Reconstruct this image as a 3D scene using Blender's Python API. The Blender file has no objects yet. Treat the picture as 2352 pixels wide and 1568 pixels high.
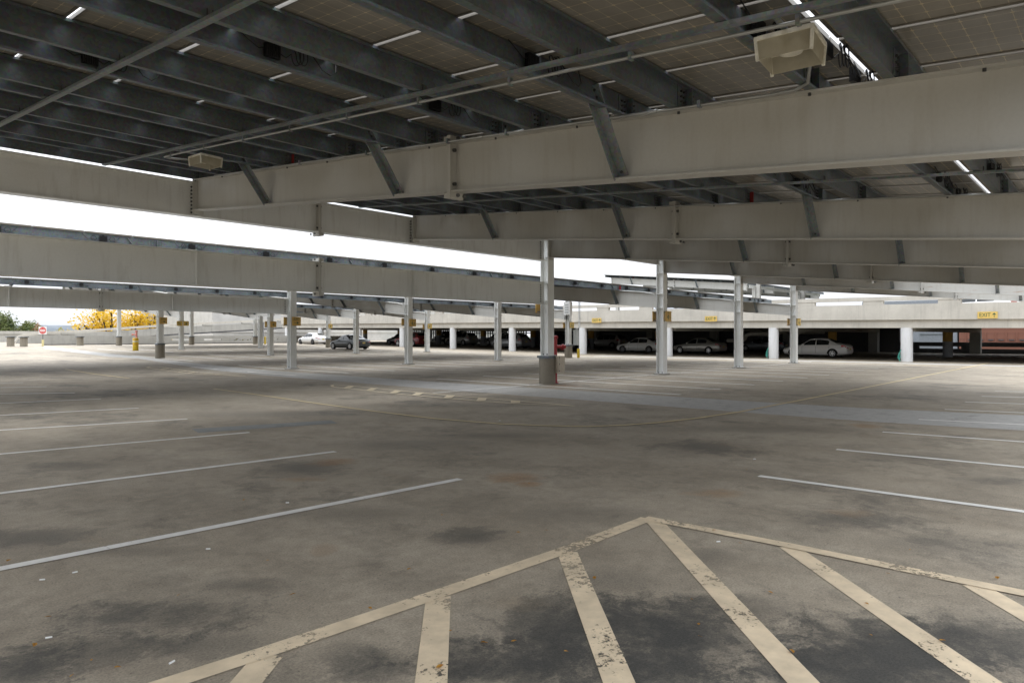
import bpy, math, random
from mathutils import Vector, Matrix
random.seed(7)
R = math.radians
scene = bpy.context.scene
COL = scene.collection
CAMZ = 1.6
FW = (0.7385, 0.6743)      # camera heading on the x (columns row) / y (rafters) grid
RT = (0.6743, -0.7385)
SL = 0.094                 # canopy slope

def g(y):                  # the deck climbs gently towards the far end
    t = min(max(0.0, y - 32.0), 58.0)
    return 0.013 * t

def gp(x, y, z=0.0):
    """deck point seen at (x, y) of the 2352-wide survey photo, used to read marking positions off the deck"""
    k = (x-1176)/1560.0; s = (770-y)/1560.0
    dx = FW[0] + k*RT[0]; dy = FW[1] + k*RT[1]
    t = (z-CAMZ)/s
    for _ in range(12): t = (g(t*dy)+z-CAMZ)/s if abs(s) > 1e-6 else t
    return (t*dx, t*dy)


# ------------------------------------------------------------------ helpers
class MB:
    """collects shapes and links them as ONE mesh object"""
    def __init__(s): s.v = []; s.f = []; s.m = []; s.sm = []
    def add(s, vs, fs, mi=0, smooth=False):
        o = len(s.v); s.v += [tuple(p) for p in vs]
        for f in fs: s.f.append([o + i for i in f]); s.m.append(mi); s.sm.append(smooth)
    def box(s, a, b, mi=0):
        x0, y0, z0 = a; x1, y1, z1 = b
        s.add([(x0,y0,z0),(x1,y0,z0),(x1,y1,z0),(x0,y1,z0),(x0,y0,z1),(x1,y0,z1),(x1,y1,z1),(x0,y1,z1)],
              [(3,2,1,0),(4,5,6,7),(0,1,5,4),(1,2,6,5),(2,3,7,6),(3,0,4,7)], mi)
    def obox(s, c, ax, ay, az, mi=0):
        c = Vector(c); ax, ay, az = Vector(ax), Vector(ay), Vector(az)
        P = [c + ax*i + ay*j + az*k for k in (-1,1) for i, j in ((-1,-1),(1,-1),(1,1),(-1,1))]
        s.add(P, [(3,2,1,0),(4,5,6,7),(0,1,5,4),(1,2,6,5),(2,3,7,6),(3,0,4,7)], mi)
    def bar(s, p, q, u, w, h, mi=0):
        """bar from p to q, width w along u, height h along the third axis"""
        p, q = Vector(p), Vector(q); d = q - p; L = d.length; d.normalize()
        u = Vector(u); u = (u - d*u.dot(d)).normalized(); n = d.cross(u)
        s.obox((p+q)/2, d*L/2, u*w/2, n*h/2, mi)
    def prism(s, prof, p, q, u, v, mi=0, smooth=False):
        """profile [(a,b)] in the u,v plane swept from p to q"""
        p, q, u, v = Vector(p), Vector(q), Vector(u), Vector(v); n = len(prof)
        A = [p + u*a + v*b for a, b in prof]; B = [q + u*a + v*b for a, b in prof]
        fs = [(i, (i+1) % n, n+(i+1) % n, n+i) for i in range(n)]
        s.add(A+B, fs, mi, smooth); s.add(A, [tuple(range(n))[::-1]], mi); s.add(B, [tuple(range(n))], mi)
    def cyl(s, p, q, r, n=16, mi=0, r2=None, caps=True):
        p, q = Vector(p), Vector(q); d = (q-p).normalized()
        u = d.orthogonal().normalized(); w = d.cross(u); r2 = r if r2 is None else r2
        A = [p + (u*math.cos(2*math.pi*i/n) + w*math.sin(2*math.pi*i/n))*r for i in range(n)]
        B = [q + (u*math.cos(2*math.pi*i/n) + w*math.sin(2*math.pi*i/n))*r2 for i in range(n)]
        s.add(A+B, [(i, (i+1) % n, n+(i+1) % n, n+i) for i in range(n)], mi, True)
        if caps: s.add(A, [tuple(range(n))[::-1]], mi); s.add(B, [tuple(range(n))], mi)
    def tube(s, pts, r, n=6, mi=0):
        pts = [Vector(p) for p in pts]; k = len(pts); rings = []
        u = None
        for i, p in enumerate(pts):
            d = (pts[min(i+1, k-1)] - pts[max(i-1, 0)]).normalized()
            u = d.orthogonal().normalized() if u is None else (u - d*u.dot(d)).normalized()
            w = d.cross(u)
            rings.append([p + (u*math.cos(2*math.pi*j/n) + w*math.sin(2*math.pi*j/n))*r for j in range(n)])
        V = [p for ring in rings for p in ring]
        F = [(i*n+j, i*n+(j+1) % n, (i+1)*n+(j+1) % n, (i+1)*n+j) for i in range(k-1) for j in range(n)]
        s.add(V, F, mi, True); s.add(rings[0], [tuple(range(n))[::-1]], mi); s.add(rings[-1], [tuple(range(n))], mi)
    def lathe(s, prof, c, n=20, mi=0):
        c = Vector(c); k = len(prof)
        V = [c + Vector((r*math.cos(2*math.pi*j/n), r*math.sin(2*math.pi*j/n), z)) for r, z in prof for j in range(n)]
        F = [(i*n+j, i*n+(j+1) % n, (i+1)*n+(j+1) % n, (i+1)*n+j) for i in range(k-1) for j in range(n)]
        s.add(V, F, mi, True)
    def ibeam(s, p, q, depth, bf, tf=0.018, tw=0.012, mi=0, mb=None):
        """I-section from p to q; p and q lie on the TOP of the beam"""
        p, q = Vector(p), Vector(q); d = (q-p).normalized()
        sd = d.cross(Vector((0,0,1))).normalized(); dn = Vector((0,0,-1))
        s.obox((p+q)/2 + dn*tf/2, (q-p)/2, sd*bf/2, dn*tf/2, mi)
        s.obox((p+q)/2 + dn*(depth-tf/2), (q-p)/2, sd*bf/2, dn*tf/2, mi if mb is None else mb)
        s.obox((p+q)/2 + dn*depth/2, (q-p)/2, sd*tw/2, dn*(depth/2-tf), mi)
    def build(s, name, mats, parent=None):
        me = bpy.data.meshes.new(name); me.from_pydata(s.v, [], s.f)
        mats = mats if isinstance(mats, (list, tuple)) else [mats]
        for m in mats: me.materials.append(m)
        me.polygons.foreach_set('material_index', s.m)
        me.polygons.foreach_set('use_smooth', s.sm)
        me.update()
        o = bpy.data.objects.new(name, me); COL.objects.link(o)
        if parent is not None: o.parent = parent
        return o

def tag(o, label=None, cat=None, group=None, kind=None):
    if label: o['label'] = label
    if cat: o['category'] = cat
    if group: o['group'] = group
    if kind: o['kind'] = kind
    return o
def thing(name, label, cat, loc=(0,0,0), rz=0, group=None):
    o = bpy.data.objects.new(name, None); COL.objects.link(o)
    o.location = loc; o.rotation_euler = (0, 0, rz); o.empty_display_size = 0.2
    return tag(o, label, cat, group)
def struct(o): o['kind'] = 'structure'; return o
def kids(o): return [c for c in bpy.data.objects if c.parent is o]
def copy_tree(o, parent=None):
    c = o.copy(); COL.objects.link(c)
    if parent is not None: c.parent = parent
    for ch in kids(o): copy_tree(ch, c)
    return c
_txt = {}
def text_mesh(s, size):
    cu = bpy.data.curves.new('lettering', 'FONT'); cu.body = s; cu.size = size; cu.extrude = 0.002
    cu.align_x = 'CENTER'; cu.align_y = 'CENTER'
    o = bpy.data.objects.new('lettering', cu); COL.objects.link(o)
    dg = bpy.context.evaluated_depsgraph_get()
    me = bpy.data.meshes.new_from_object(o.evaluated_get(dg))
    bpy.data.objects.remove(o); bpy.data.curves.remove(cu)
    return me
def lettering(s, size, m, parent, M, name='lettering', sx=1.0):
    me = text_mesh(s, size); me.materials.clear(); me.materials.append(m)
    o = bpy.data.objects.new(name, me); COL.objects.link(o); o.parent = parent
    o.matrix_local = M @ Matrix.Diagonal((sx, 1, 1, 1))
    return o

# ------------------------------------------------------------------ materials
def nmat(name):
    m = bpy.data.materials.new(name); m.use_nodes = True
    nt = m.node_tree; nt.nodes.clear()
    out = nt.nodes.new('ShaderNodeOutputMaterial'); b = nt.nodes.new('ShaderNodeBsdfPrincipled')
    nt.links.new(b.outputs[0], out.inputs[0])
    return m, nt, b, out
def N(nt, t, **kw):
    n = nt.nodes.new(t)
    for k, v in kw.items(): setattr(n, k, v)
    return n
def L(nt, a, b): nt.links.new(a, b)
def coords(nt, scale=(1,1,1), kind='Object', rot=(0,0,0)):
    tc = N(nt, 'ShaderNodeTexCoord'); mp = N(nt, 'ShaderNodeMapping')
    mp.inputs['Scale'].default_value = scale; mp.inputs['Rotation'].default_value = rot
    L(nt, tc.outputs[kind], mp.inputs[0]); return mp.outputs[0]
def noise(nt, vec, sc, det=5, rough=0.6):
    n = N(nt, 'ShaderNodeTexNoise'); n.inputs['Scale'].default_value = sc
    n.inputs['Detail'].default_value = det; n.inputs['Roughness'].default_value = rough
    L(nt, vec, n.inputs['Vector']); return n.outputs['Fac']
def ramp(nt, fac, stops):
    r = N(nt, 'ShaderNodeValToRGB'); e = r.color_ramp.elements
    while len(e) < len(stops): e.new(0.5)
    for i, (p, c) in enumerate(stops):
        e[i].position = p; e[i].color = (c, c, c, 1) if isinstance(c, (int, float)) else (*c, 1)
    L(nt, fac, r.inputs[0]); return r.outputs[0]
def mixc(nt, fac, a, b, mode='MIX'):
    n = N(nt, 'ShaderNodeMix', data_type='RGBA', blend_type=mode)
    for i, x in ((0, fac), (6, a), (7, b)):
        if isinstance(x, (int, float)): n.inputs[i].default_value = x
        elif isinstance(x, tuple): n.inputs[i].default_value = (*x, 1)
        else: L(nt, x, n.inputs[i])
    return n.outputs[2]
def math_(nt, op, a, b=None, c=None):
    n = N(nt, 'ShaderNodeMath', operation=op)
    for i, x in enumerate((a, b, c)):
        if x is None: continue
        if isinstance(x, (int, float)): n.inputs[i].default_value = x
        else: L(nt, x, n.inputs[i])
    return n.outputs[0]
def bump(nt, b, h, strength=0.2, dist=0.01):
    n = N(nt, 'ShaderNodeBump'); n.inputs['Strength'].default_value = strength; n.inputs['Distance'].default_value = dist
    L(nt, h, n.inputs['Height']); L(nt, n.outputs[0], b.inputs['Normal'])

def simple(name, col, rough=0.5, metal=0.0, var=0.12, sc=6.0, spec=0.5, coat=0.0, bmp=0.0):
    m, nt, b, out = nmat(name)
    v = coords(nt); n = noise(nt, v, sc, 6)
    lo = tuple(c*(1-var) for c in col); hi = tuple(min(1, c*(1+var)) for c in col)
    L(nt, ramp(nt, n, [(0.3, lo), (0.7, hi)]), b.inputs['Base Color'])
    b.inputs['Roughness'].default_value = rough; b.inputs['Metallic'].default_value = metal
    b.inputs['Specular IOR Level'].default_value = spec; b.inputs['Coat Weight'].default_value = coat
    if bmp: bump(nt, b, noise(nt, v, sc*12, 4), bmp, 0.004)
    return m

def m_deck():
    m, nt, b, out = nmat('weathered_deck_concrete')
    v = coords(nt); vs = coords(nt, (1, 0.55, 1), rot=(0, 0, 0.5))
    big = noise(nt, vs, 0.22, 6, 0.62)
    mid = noise(nt, vs, 0.9, 8, 0.66)
    fine = noise(nt, v, 9, 8, 0.7); grain = noise(nt, v, 75, 5, 0.75)
    wp = N(nt, 'ShaderNodeTexNoise'); wp.inputs['Scale'].default_value = 0.8; wp.inputs['Detail'].default_value = 4; L(nt, v, wp.inputs['Vector'])
    wv = mixc(nt, 0.35, v, wp.outputs['Color'], 'ADD')
    med = noise(nt, wv, 1.7, 10, 0.72)
    wp = N(nt, 'ShaderNodeTexNoise'); wp.inputs['Scale'].default_value = 1.3; wp.inputs['Detail'].default_value = 6; wp.inputs['Roughness'].default_value = 0.7; L(nt, v, wp.inputs['Vector'])
    wv = mixc(nt, 0.5, v, wp.outputs['Color'], 'ADD')
    med = noise(nt, wv, 1.1, 12, 0.78); blot = noise(nt, mixc(nt, 0.8, v, wp.outputs['Color'], 'ADD'), 2.6, 12, 0.8)
    base = ramp(nt, mid, [(0.28, (0.305, 0.258, 0.195)), (0.5, (0.43, 0.372, 0.289)), (0.75, (0.545, 0.482, 0.385))])
    c = mixc(nt, 0.4, base, ramp(nt, big, [(0.3, (0.285, 0.239, 0.179)), (0.65, (0.51, 0.442, 0.343))]))
    c = mixc(nt, math_(nt, 'MULTIPLY', ramp(nt, med, [(0.46, 0.0), (0.66, 1.0)]), 0.5), c, (0.175, 0.153, 0.120))
    c = mixc(nt, math_(nt, 'MULTIPLY', ramp(nt, blot, [(0.53, 0.0), (0.66, 1.0)]), 0.4), c, (0.15, 0.13, 0.10))
    c = mixc(nt, math_(nt, 'MULTIPLY', ramp(nt, blot, [(0.34, 1.0), (0.45, 0.0)]), 0.3), c, (0.55, 0.49, 0.39))
    # oil and tyre grime: broad patches with a ragged edge
    og = noise(nt, mixc(nt, 0.4, coords(nt, (0.8, 0.6, 1), rot=(0, 0, -0.35)), wp.outputs['Color'], 'ADD'), 0.55, 12, 0.78)
    oil = ramp(nt, og, [(0.53, 0.0), (0.63, 1.0)])
    c = mixc(nt, math_(nt, 'MULTIPLY', oil, 0.62), c, (0.095, 0.089, 0.078))
    # heavier grime where cars turn beside the hatched island in front, darker patches at column feet
    tc = N(nt, 'ShaderNodeTexCoord'); sep = N(nt, 'ShaderNodeSeparateXYZ'); L(nt, tc.outputs['Object'], sep.inputs[0])
    def axis(ax):
        return math_(nt, 'ADD', math_(nt, 'MULTIPLY', sep.outputs[0], ax[0]), math_(nt, 'MULTIPLY', sep.outputs[1], ax[1]))
    lat, dep = axis(RT), axis(FW)
    def spot(x, y, rx, ry, amt):
        dx = math_(nt, 'DIVIDE', math_(nt, 'SUBTRACT', lat, x*RT[0]+y*RT[1]), rx)
        dy = math_(nt, 'DIVIDE', math_(nt, 'SUBTRACT', dep, x*FW[0]+y*FW[1]), ry)
        d = math_(nt, 'SQRT', math_(nt, 'ADD', math_(nt, 'MULTIPLY', dx, dx), math_(nt, 'MULTIPLY', dy, dy)))
        d = math_(nt, 'ADD', d, math_(nt, 'MULTIPLY', math_(nt, 'SUBTRACT', med, 0.5), 3.6))
        d = math_(nt, 'ADD', d, math_(nt, 'MULTIPLY', math_(nt, 'SUBTRACT', blot, 0.5), 2.8))
        return math_(nt, 'MULTIPLY', ramp(nt, d, [(0.0, 1.0), (0.5, 0.75), (1.55, 0.0)]), amt)
    for q in SPOTS:
        c = mixc(nt, spot(*q), c, (0.068, 0.066, 0.060))
    # rust and mud tints
    rn = noise(nt, coords(nt, (1, 0.7, 1)), 0.75, 8, 0.6)
    c = mixc(nt, math_(nt, 'MULTIPLY', ramp(nt, rn, [(0.63, 0.0), (0.78, 1.0)]), 0.35), c, (0.30, 0.19, 0.085))
    for q in RUST:
        c = mixc(nt, spot(*q), c, (0.36, 0.19, 0.075))
    c = mixc(nt, 0.6, c, ramp(nt, fine, [(0.25, 0.55), (0.75, 1.05)]), 'MULTIPLY')
    c = mixc(nt, 0.8, c, ramp(nt, grain, [(0.34, 0.55), (0.60, 1.08)]), 'MULTIPLY')
    pv = N(nt, 'ShaderNodeTexVoronoi'); pv.inputs['Scale'].default_value = 16; L(nt, v, pv.inputs['Vector'])
    c = mixc(nt, math_(nt, 'MULTIPLY', ramp(nt, pv.outputs['Distance'], [(0.06, 1.0), (0.12, 0.0)]), 0.55), c, (0.06, 0.055, 0.05))
    L(nt, c, b.inputs['Base Color'])
    L(nt, ramp(nt, fine, [(0.2, 0.62), (0.8, 0.86)]), b.inputs['Roughness'])
    b.inputs['Specular IOR Level'].default_value = 0.35
    bump(nt, b, math_(nt, 'ADD', math_(nt, 'MULTIPLY', fine, 0.5), grain), 0.35, 0.006)
    return m
def noise_col(nt, v):
    n = N(nt, 'ShaderNodeTexNoise'); n.inputs['Scale'].default_value = 1.2; n.inputs['Detail'].default_value = 6
    L(nt, v, n.inputs['Vector']); return n.outputs['Color']

def m_paint(name, col, wear=0.52, soft=0.02, dirt=0.4):
    """road paint: chips away to the deck below"""
    m, nt, b, out = nmat(name); v0 = coords(nt)
    of = N(nt, 'ShaderNodeVectorMath', operation='ADD'); of.inputs[1].default_value = (5.3, 2.9, 0); L(nt, v0, of.inputs[0]); v = of.outputs[0]
    n1 = noise(nt, v, 1.6, 5, 0.6); n2 = noise(nt, v, 60, 8, 0.75); n3 = noise(nt, v, 22, 8, 0.7)
    chip = math_(nt, 'ADD', math_(nt, 'MULTIPLY', n1, 0.45), math_(nt, 'ADD', math_(nt, 'MULTIPLY', n2, 0.20), math_(nt, 'MULTIPLY', n3, 0.35)))
    a = ramp(nt, chip, [(wear, 1.0), (wear+soft, 0.0)])
    L(nt, mixc(nt, math_(nt, 'MULTIPLY', ramp(nt, noise(nt, v, 5, 6), [(0.35, 1.0), (0.65, 0.0)]), dirt), col, tuple(c*0.55 for c in col)), b.inputs['Base Color'])
    b.inputs['Roughness'].default_value = 0.7
    tr = N(nt, 'ShaderNodeBsdfTransparent'); mx = N(nt, 'ShaderNodeMixShader')
    L(nt, a, mx.inputs[0]); L(nt, tr.outputs[0], mx.inputs[1]); L(nt, b.outputs[0], mx.inputs[2]); L(nt, mx.outputs[0], out.inputs[0])
    return m

def m_steel_paint(name, col, rust=0.0):
    m, nt, b, out = nmat(name); v = coords(nt)
    n = noise(nt, v, 0.9, 5); f = noise(nt, v, 30, 4)
    c = ramp(nt, n, [(0.3, tuple(x*0.93 for x in col)), (0.7, col)])
    c = mixc(nt, 0.25, c, ramp(nt, f, [(0.35, 0.85), (0.6, 1.0)]), 'MULTIPLY')
    vs = coords(nt, (3, 3, 0.35)); st = noise(nt, vs, 3.0, 6)
    c = mixc(nt, math_(nt, 'MULTIPLY', ramp(nt, st, [(0.52, 0.0), (0.74, 1.0)]), 0.24), c, (0.30, 0.26, 0.20))
    if rust:
        rr = noise(nt, coords(nt, (1, 0.4, 3)), 2.2, 8, 0.65)
        c = mixc(nt, math_(nt, 'MULTIPLY', ramp(nt, rr, [(0.6, 0.0), (0.68, 1.0)]), rust), c, (0.30, 0.13, 0.05))
    L(nt, c, b.inputs['Base Color']); b.inputs['Roughness'].default_value = 0.42
    return m
def m_galv(name='galvanized_steel', col=(0.165, 0.190, 0.206), metal=0.42, rough=0.42):
    m, nt, b, out = nmat(name); v = coords(nt)
    vo = N(nt, 'ShaderNodeTexVoronoi'); vo.inputs['Scale'].default_value = 38; L(nt, v, vo.inputs['Vector'])
    n = noise(nt, v, 2.2, 6); s = noise(nt, coords(nt, (0.5, 8, 14)), 3, 4)
    c = ramp(nt, n, [(0.3, tuple(x*0.72 for x in col)), (0.72, tuple(x*1.12 for x in col))])
    c = mixc(nt, 0.25, c, vo.outputs['Color'], 'SOFT_LIGHT')
    c = mixc(nt, 0.3, c, ramp(nt, s, [(0.3, 0.7), (0.65, 1.0)]), 'MULTIPLY')
    L(nt, c, b.inputs['Base Color']); b.inputs['Metallic'].default_value = metal
    L(nt, ramp(nt, n, [(0.3, rough-0.08), (0.7, rough+0.12)]), b.inputs['Roughness'])
    return m
def m_cells():
    """underside of a glass solar panel: cells, pale gaps and diamonds that let some daylight through"""
    m, nt, b, out = nmat('solar_cells_behind_glass')
    tc = N(nt, 'ShaderNodeTexCoord'); s = N(nt, 'ShaderNodeSeparateXYZ'); L(nt, tc.outputs['Object'], s.inputs[0])
    def cell(o, pitch, off):
        f = math_(nt, 'FRACT', math_(nt, 'ADD', math_(nt, 'DIVIDE', o, pitch), off))
        return math_(nt, 'ABSOLUTE', math_(nt, 'SUBTRACT', f, 0.5))
    ax = cell(s.outputs[0], 0.147, 0.0); ay = cell(s.outputs[1], 0.147, 0.0)
    line = math_(nt, 'MAXIMUM', ramp(nt, ax, [(0.478, 0), (0.488, 1)]), ramp(nt, ay, [(0.478, 0), (0.488, 1)]))
    dia = ramp(nt, math_(nt, 'ADD', ax, ay), [(0.88, 0), (0.90, 1)])
    n = noise(nt, coords(nt), 3, 4)
    cellc = ramp(nt, n, [(0.3, (0.25, 0.234, 0.206)), (0.7, (0.32, 0.30, 0.265))])
    c = mixc(nt, math_(nt, 'MULTIPLY', line, 0.9), cellc, (0.58, 0.50, 0.36))
    c = mixc(nt, dia, c, (0.62, 0.52, 0.34))
    L(nt, c, b.inputs['Base Color']); b.inputs['Roughness'].default_value = 0.25
    b.inputs['Specular IOR Level'].default_value = 0.5
    t = N(nt, 'ShaderNodeBsdfTranslucent'); t.inputs[0].default_value = (0.60, 0.53, 0.40, 1)
    mx = N(nt, 'ShaderNodeMixShader')
    L(nt, math_(nt, 'ADD', 0.04, math_(nt, 'MULTIPLY', math_(nt, 'MAXIMUM', math_(nt, 'MULTIPLY', line, 0.25), dia), 0.12)), mx.inputs[0])
    L(nt, b.outputs[0], mx.inputs[1]); L(nt, t.outputs[0], mx.inputs[2]); L(nt, mx.outputs[0], out.inputs[0])
    return m
def m_concrete(name, col, streak=0.35, joint=0.0):
    m, nt, b, out = nmat(name); v = coords(nt)
    n = noise(nt, v, 0.7, 7, 0.65); f = noise(nt, v, 22, 6, 0.7)
    c = ramp(nt, n, [(0.3, tuple(x*0.82 for x in col)), (0.7, tuple(min(1, x*1.08) for x in col))])
    st = noise(nt, coords(nt, (1.6, 1.6, 0.12)), 2.0, 7, 0.7)
    c = mixc(nt, math_(nt, 'MULTIPLY', ramp(nt, st, [(0.52, 0.0), (0.70, 1.0)]), streak), c, tuple(x*0.38 for x in col))
    c = mixc(nt, 0.4, c, ramp(nt, f, [(0.3, 0.75), (0.65, 1.0)]), 'MULTIPLY')
    L(nt, c, b.inputs['Base Color']); b.inputs['Roughness'].default_value = 0.85
    bump(nt, b, f, 0.25, 0.01); return m
def m_leaf(name, cols, sc=0.5):
    m, nt, b, out = nmat(name)
    n = noise(nt, coords(nt), sc, 3)
    c = ramp(nt, n, [(0.3, cols[0]), (0.5, cols[1]), (0.7, cols[2])])
    L(nt, c, b.inputs['Base Color']); b.inputs['Roughness'].default_value = 0.75
    t = N(nt, 'ShaderNodeBsdfTranslucent'); L(nt, c, t.inputs[0]); mx = N(nt, 'ShaderNodeMixShader'); mx.inputs[0].default_value = 0.35
    L(nt, b.outputs[0], mx.inputs[1]); L(nt, t.outputs[0], mx.inputs[2]); L(nt, mx.outputs[0], out.inputs[0])
    return m
def m_brick():
    m, nt, b, out = nmat('red_brick'); tc = N(nt, 'ShaderNodeTexCoord'); mp = N(nt, 'ShaderNodeMapping')
    mp.inputs['Rotation'].default_value = (R(90), 0, R(90)); L(nt, tc.outputs['Object'], mp.inputs[0])
    br = N(nt, 'ShaderNodeTexBrick'); br.inputs['Scale'].default_value = 2.2
    br.inputs['Color1'].default_value = (0.235, 0.095, 0.062, 1); br.inputs['Color2'].default_value = (0.19, 0.078, 0.053, 1)
    br.inputs['Mortar'].default_value = (0.23, 0.15, 0.11, 1); br.inputs['Mortar Size'].default_value = 0.012
    L(nt, mp.outputs[0], br.inputs['Vector']); L(nt, br.outputs['Color'], b.inputs['Base Color']); b.inputs['Roughness'].default_value = 0.85
    return m
def m_glass(name='dark_window_glass', col=(0.015, 0.018, 0.02)):
    m, nt, b, out = nmat(name); b.inputs['Base Color'].default_value = (*col, 1)
    b.inputs['Roughness'].default_value = 0.06; b.inputs['Specular IOR Level'].default_value = 0.6
    return m
def carpaint(name, col, metal=0.0): return simple(name, col, 0.32, metal, 0.03, 2.0, 0.5, 0.7)

# stains with their own place on the deck, then darker patches at column feet: (x, y, half-size x, half-size y, strength)
def stain(px, py, rx, ry, amt):
    x, y = gp(px, py); x2, y2 = gp(px, py+ry); x3, y3 = gp(px, py-ry); d = x*FW[0]+y*FW[1]
    return (x, y, rx*d/1560.0, max(0.12, math.hypot(x3-x2, y3-y2)/2), amt)
SPOTS = [stain(*q) for q in [(380,1410,250,48,0.85), (250,1490,200,45,0.6), (60,1535,130,45,0.85), (560,1345,120,20,0.5), (90,1235,140,22,0.6), (300,1265,220,14,0.35), (700,1075,130,22,0.65), (160,1068,140,10,0.5),
    (1080,1232,90,24,0.7), (1600,1026,130,20,0.7), (1930,1190,150,22,0.6), (2290,1105,110,12,0.6), (1290,1440,230,90,0.85), (1560,1460,280,95,1.0), (1200,1530,260,80,0.95), (1480,1530,260,70,0.8), (1700,1400,150,35,0.5),
    (2060,1500,280,90,0.95), (2320,1480,200,80,0.85), (1880,1540,280,65,0.9), (880,1530,120,45,0.6), (820,1180,200,22,0.35), (450,1480,200,40,0.5), (1330,1180,160,25,0.3), (1050,1500,120,60,0.6), (1620,1280,90,25,0.4), (2150,1250,200,25,0.35), (920,1020,200,14,0.4), (1150,1000,160,8,0.35), (620,950,300,9,0.4), (200,905,300,8,0.35), (1750,985,260,10,0.4), (1050,930,330,6,0.3), (2100,1050,160,10,0.35), (800,1500,90,30,0.4), (1400,1330,160,30,0.35)]] + [(17.5, 14.1, 0.9, 0.7, 0.45), (24.8, 14.2, 0.7, 0.6, 0.4), (32.2, 14.2, 0.7, 0.6, 0.35), (16.9, 29.4, 0.8, 0.7, 0.45)]
RUST = [stain(*q) for q in [(1175,1097,60,12,0.5), (1215,1112,34,7,0.55), (1640,1132,75,10,0.4), (745,1262,30,14,0.22), (770,1060,60,9,0.5), (1985,978,40,5,0.5), (1290,886,40,4,0.5), (690,1100,60,6,0.35), (1940,1178,70,10,0.25)]]

M = {}
M['deck'] = m_deck()
M['white_line'] = m_paint('worn_white_road_paint', (0.78, 0.765, 0.725), 0.60, 0.03, 0.3)
M['cream_line'] = m_paint('worn_cream_road_paint', (0.74, 0.61, 0.43), 0.54, 0.035, 0.55)
M['yellow_line'] = m_paint('faded_yellow_road_paint', (0.68, 0.55, 0.31), 0.565, 0.09, 0.3)
M['island_line'] = m_paint('faded_cream_road_paint', (0.72, 0.61, 0.43), 0.585, 0.04, 0.3)
M['sealant'] = m_paint('pale_joint_coating', (0.43, 0.42, 0.40), 0.54, 0.20, 0.4)
M['patch'] = m_paint('grey_patch_coating', (0.20, 0.21, 0.21), 0.57, 0.08, 0.4)
M['white_steel_shaded'] = m_steel_paint('white_paint_shaded_tone', (0.53, 0.523, 0.492))  # white beams: their shade is put into this darker tone
M['white_steel_shaded_rusty'] = m_steel_paint('white_paint_shaded_tone_with_rust', (0.53, 0.523, 0.492), 0.55)  # same shaded tone, with real rust
M['white_steel_lit'] = m_steel_paint('white_paint_lit_tone', (0.83, 0.84, 0.825))  # same white paint in a lighter tone, light put into the colour
M['galv'] = m_galv()
M['galv_dark'] = m_galv('dull_galvanized_angle', (0.27, 0.30, 0.31), 0.5, 0.5)
M['bolt'] = simple('dark_bolt_steel', (0.10, 0.10, 0.10), 0.4, 0.7)
M['red_plate'] = simple('red_primer', (0.32, 0.03, 0.03), 0.5)
M['cells'] = m_cells()
M['panel_frame'] = simple('panel_frame_aluminium', (0.24, 0.22, 0.19), 0.4, 0.6)
M['panel_glass'] = simple('panel_front_glass', (0.03, 0.035, 0.05), 0.1, 0, 0.1)
M['black'] = simple('black_plastic', (0.012, 0.012, 0.013), 0.5)
M['lens'] = simple('yellowed_prismatic_lens', (0.70, 0.68, 0.60), 0.3, 0, 0.25, 9)
def m_clear():
    m, nt, b, out = nmat('clear_ribbed_lens'); v = coords(nt, (60, 60, 60))
    b.inputs['Base Color'].default_value = (0.50, 0.47, 0.38, 1); b.inputs['Roughness'].default_value = 0.25
    n = noise(nt, coords(nt), 7, 5); L(nt, ramp(nt, n, [(0.3, (0.40, 0.36, 0.27)), (0.7, (0.62, 0.59, 0.50))]), b.inputs['Base Color'])
    t = N(nt, 'ShaderNodeBsdfTranslucent'); t.inputs[0].default_value = (0.75, 0.72, 0.62, 1)
    tr = N(nt, 'ShaderNodeBsdfTransparent'); mx = N(nt, 'ShaderNodeMixShader'); mx.inputs[0].default_value = 0.5
    L(nt, b.outputs[0], mx.inputs[1]); L(nt, t.outputs[0], mx.inputs[2])
    m2 = N(nt, 'ShaderNodeMixShader'); m2.inputs[0].default_value = 0.22; L(nt, mx.outputs[0], m2.inputs[1]); L(nt, tr.outputs[0], m2.inputs[2]); L(nt, m2.outputs[0], out.inputs[0])
    return m
M['lens_clear'] = m_clear()
M['conduit'] = simple('galvanized_conduit', (0.42, 0.43, 0.42), 0.38, 0.6)
M['plinth'] = m_concrete('stained_pier_concrete', (0.27, 0.24, 0.19), 0.6)
M['concrete'] = m_concrete('precast_concrete', (0.56, 0.53, 0.47), 0.30)
M['concrete_grey'] = m_concrete('grey_parapet_concrete', (0.40, 0.39, 0.36), 0.35)
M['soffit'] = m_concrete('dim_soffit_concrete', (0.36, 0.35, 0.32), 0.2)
M['dark_wall'] = m_concrete('shade_dark_concrete', (0.09, 0.09, 0.095), 0.3)  # near-black colour holds the shade of the garage interior
M['white_column'] = m_steel_paint('chipped_white_masonry_paint', (0.74, 0.75, 0.76))
M['yellow_paint'] = simple('safety_yellow', (0.68, 0.48, 0.02), 0.45)
M['ochre_paint'] = simple('ochre_column_paint', (0.42, 0.24, 0.04), 0.6)
M['grey_paint'] = simple('grey_column_paint', (0.30, 0.31, 0.32), 0.6)
M['sign_yellow'] = simple('yellow_sign_face', (0.66, 0.46, 0.13), 0.45, 0, 0.06)
M['sign_orange'] = simple('amber_sign_face', (0.66, 0.42, 0.12), 0.5, 0, 0.1)
M['sign_green'] = simple('dark_green_lettering', (0.02, 0.09, 0.05), 0.5)
M['red_paint'] = simple('red_pipe_paint', (0.36, 0.025, 0.03), 0.38)
M['pink_paint'] = simple('faded_red_pipe_paint', (0.70, 0.27, 0.24), 0.5)
M['sign_red'] = simple('red_sign_face', (0.60, 0.04, 0.03), 0.4)
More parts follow.
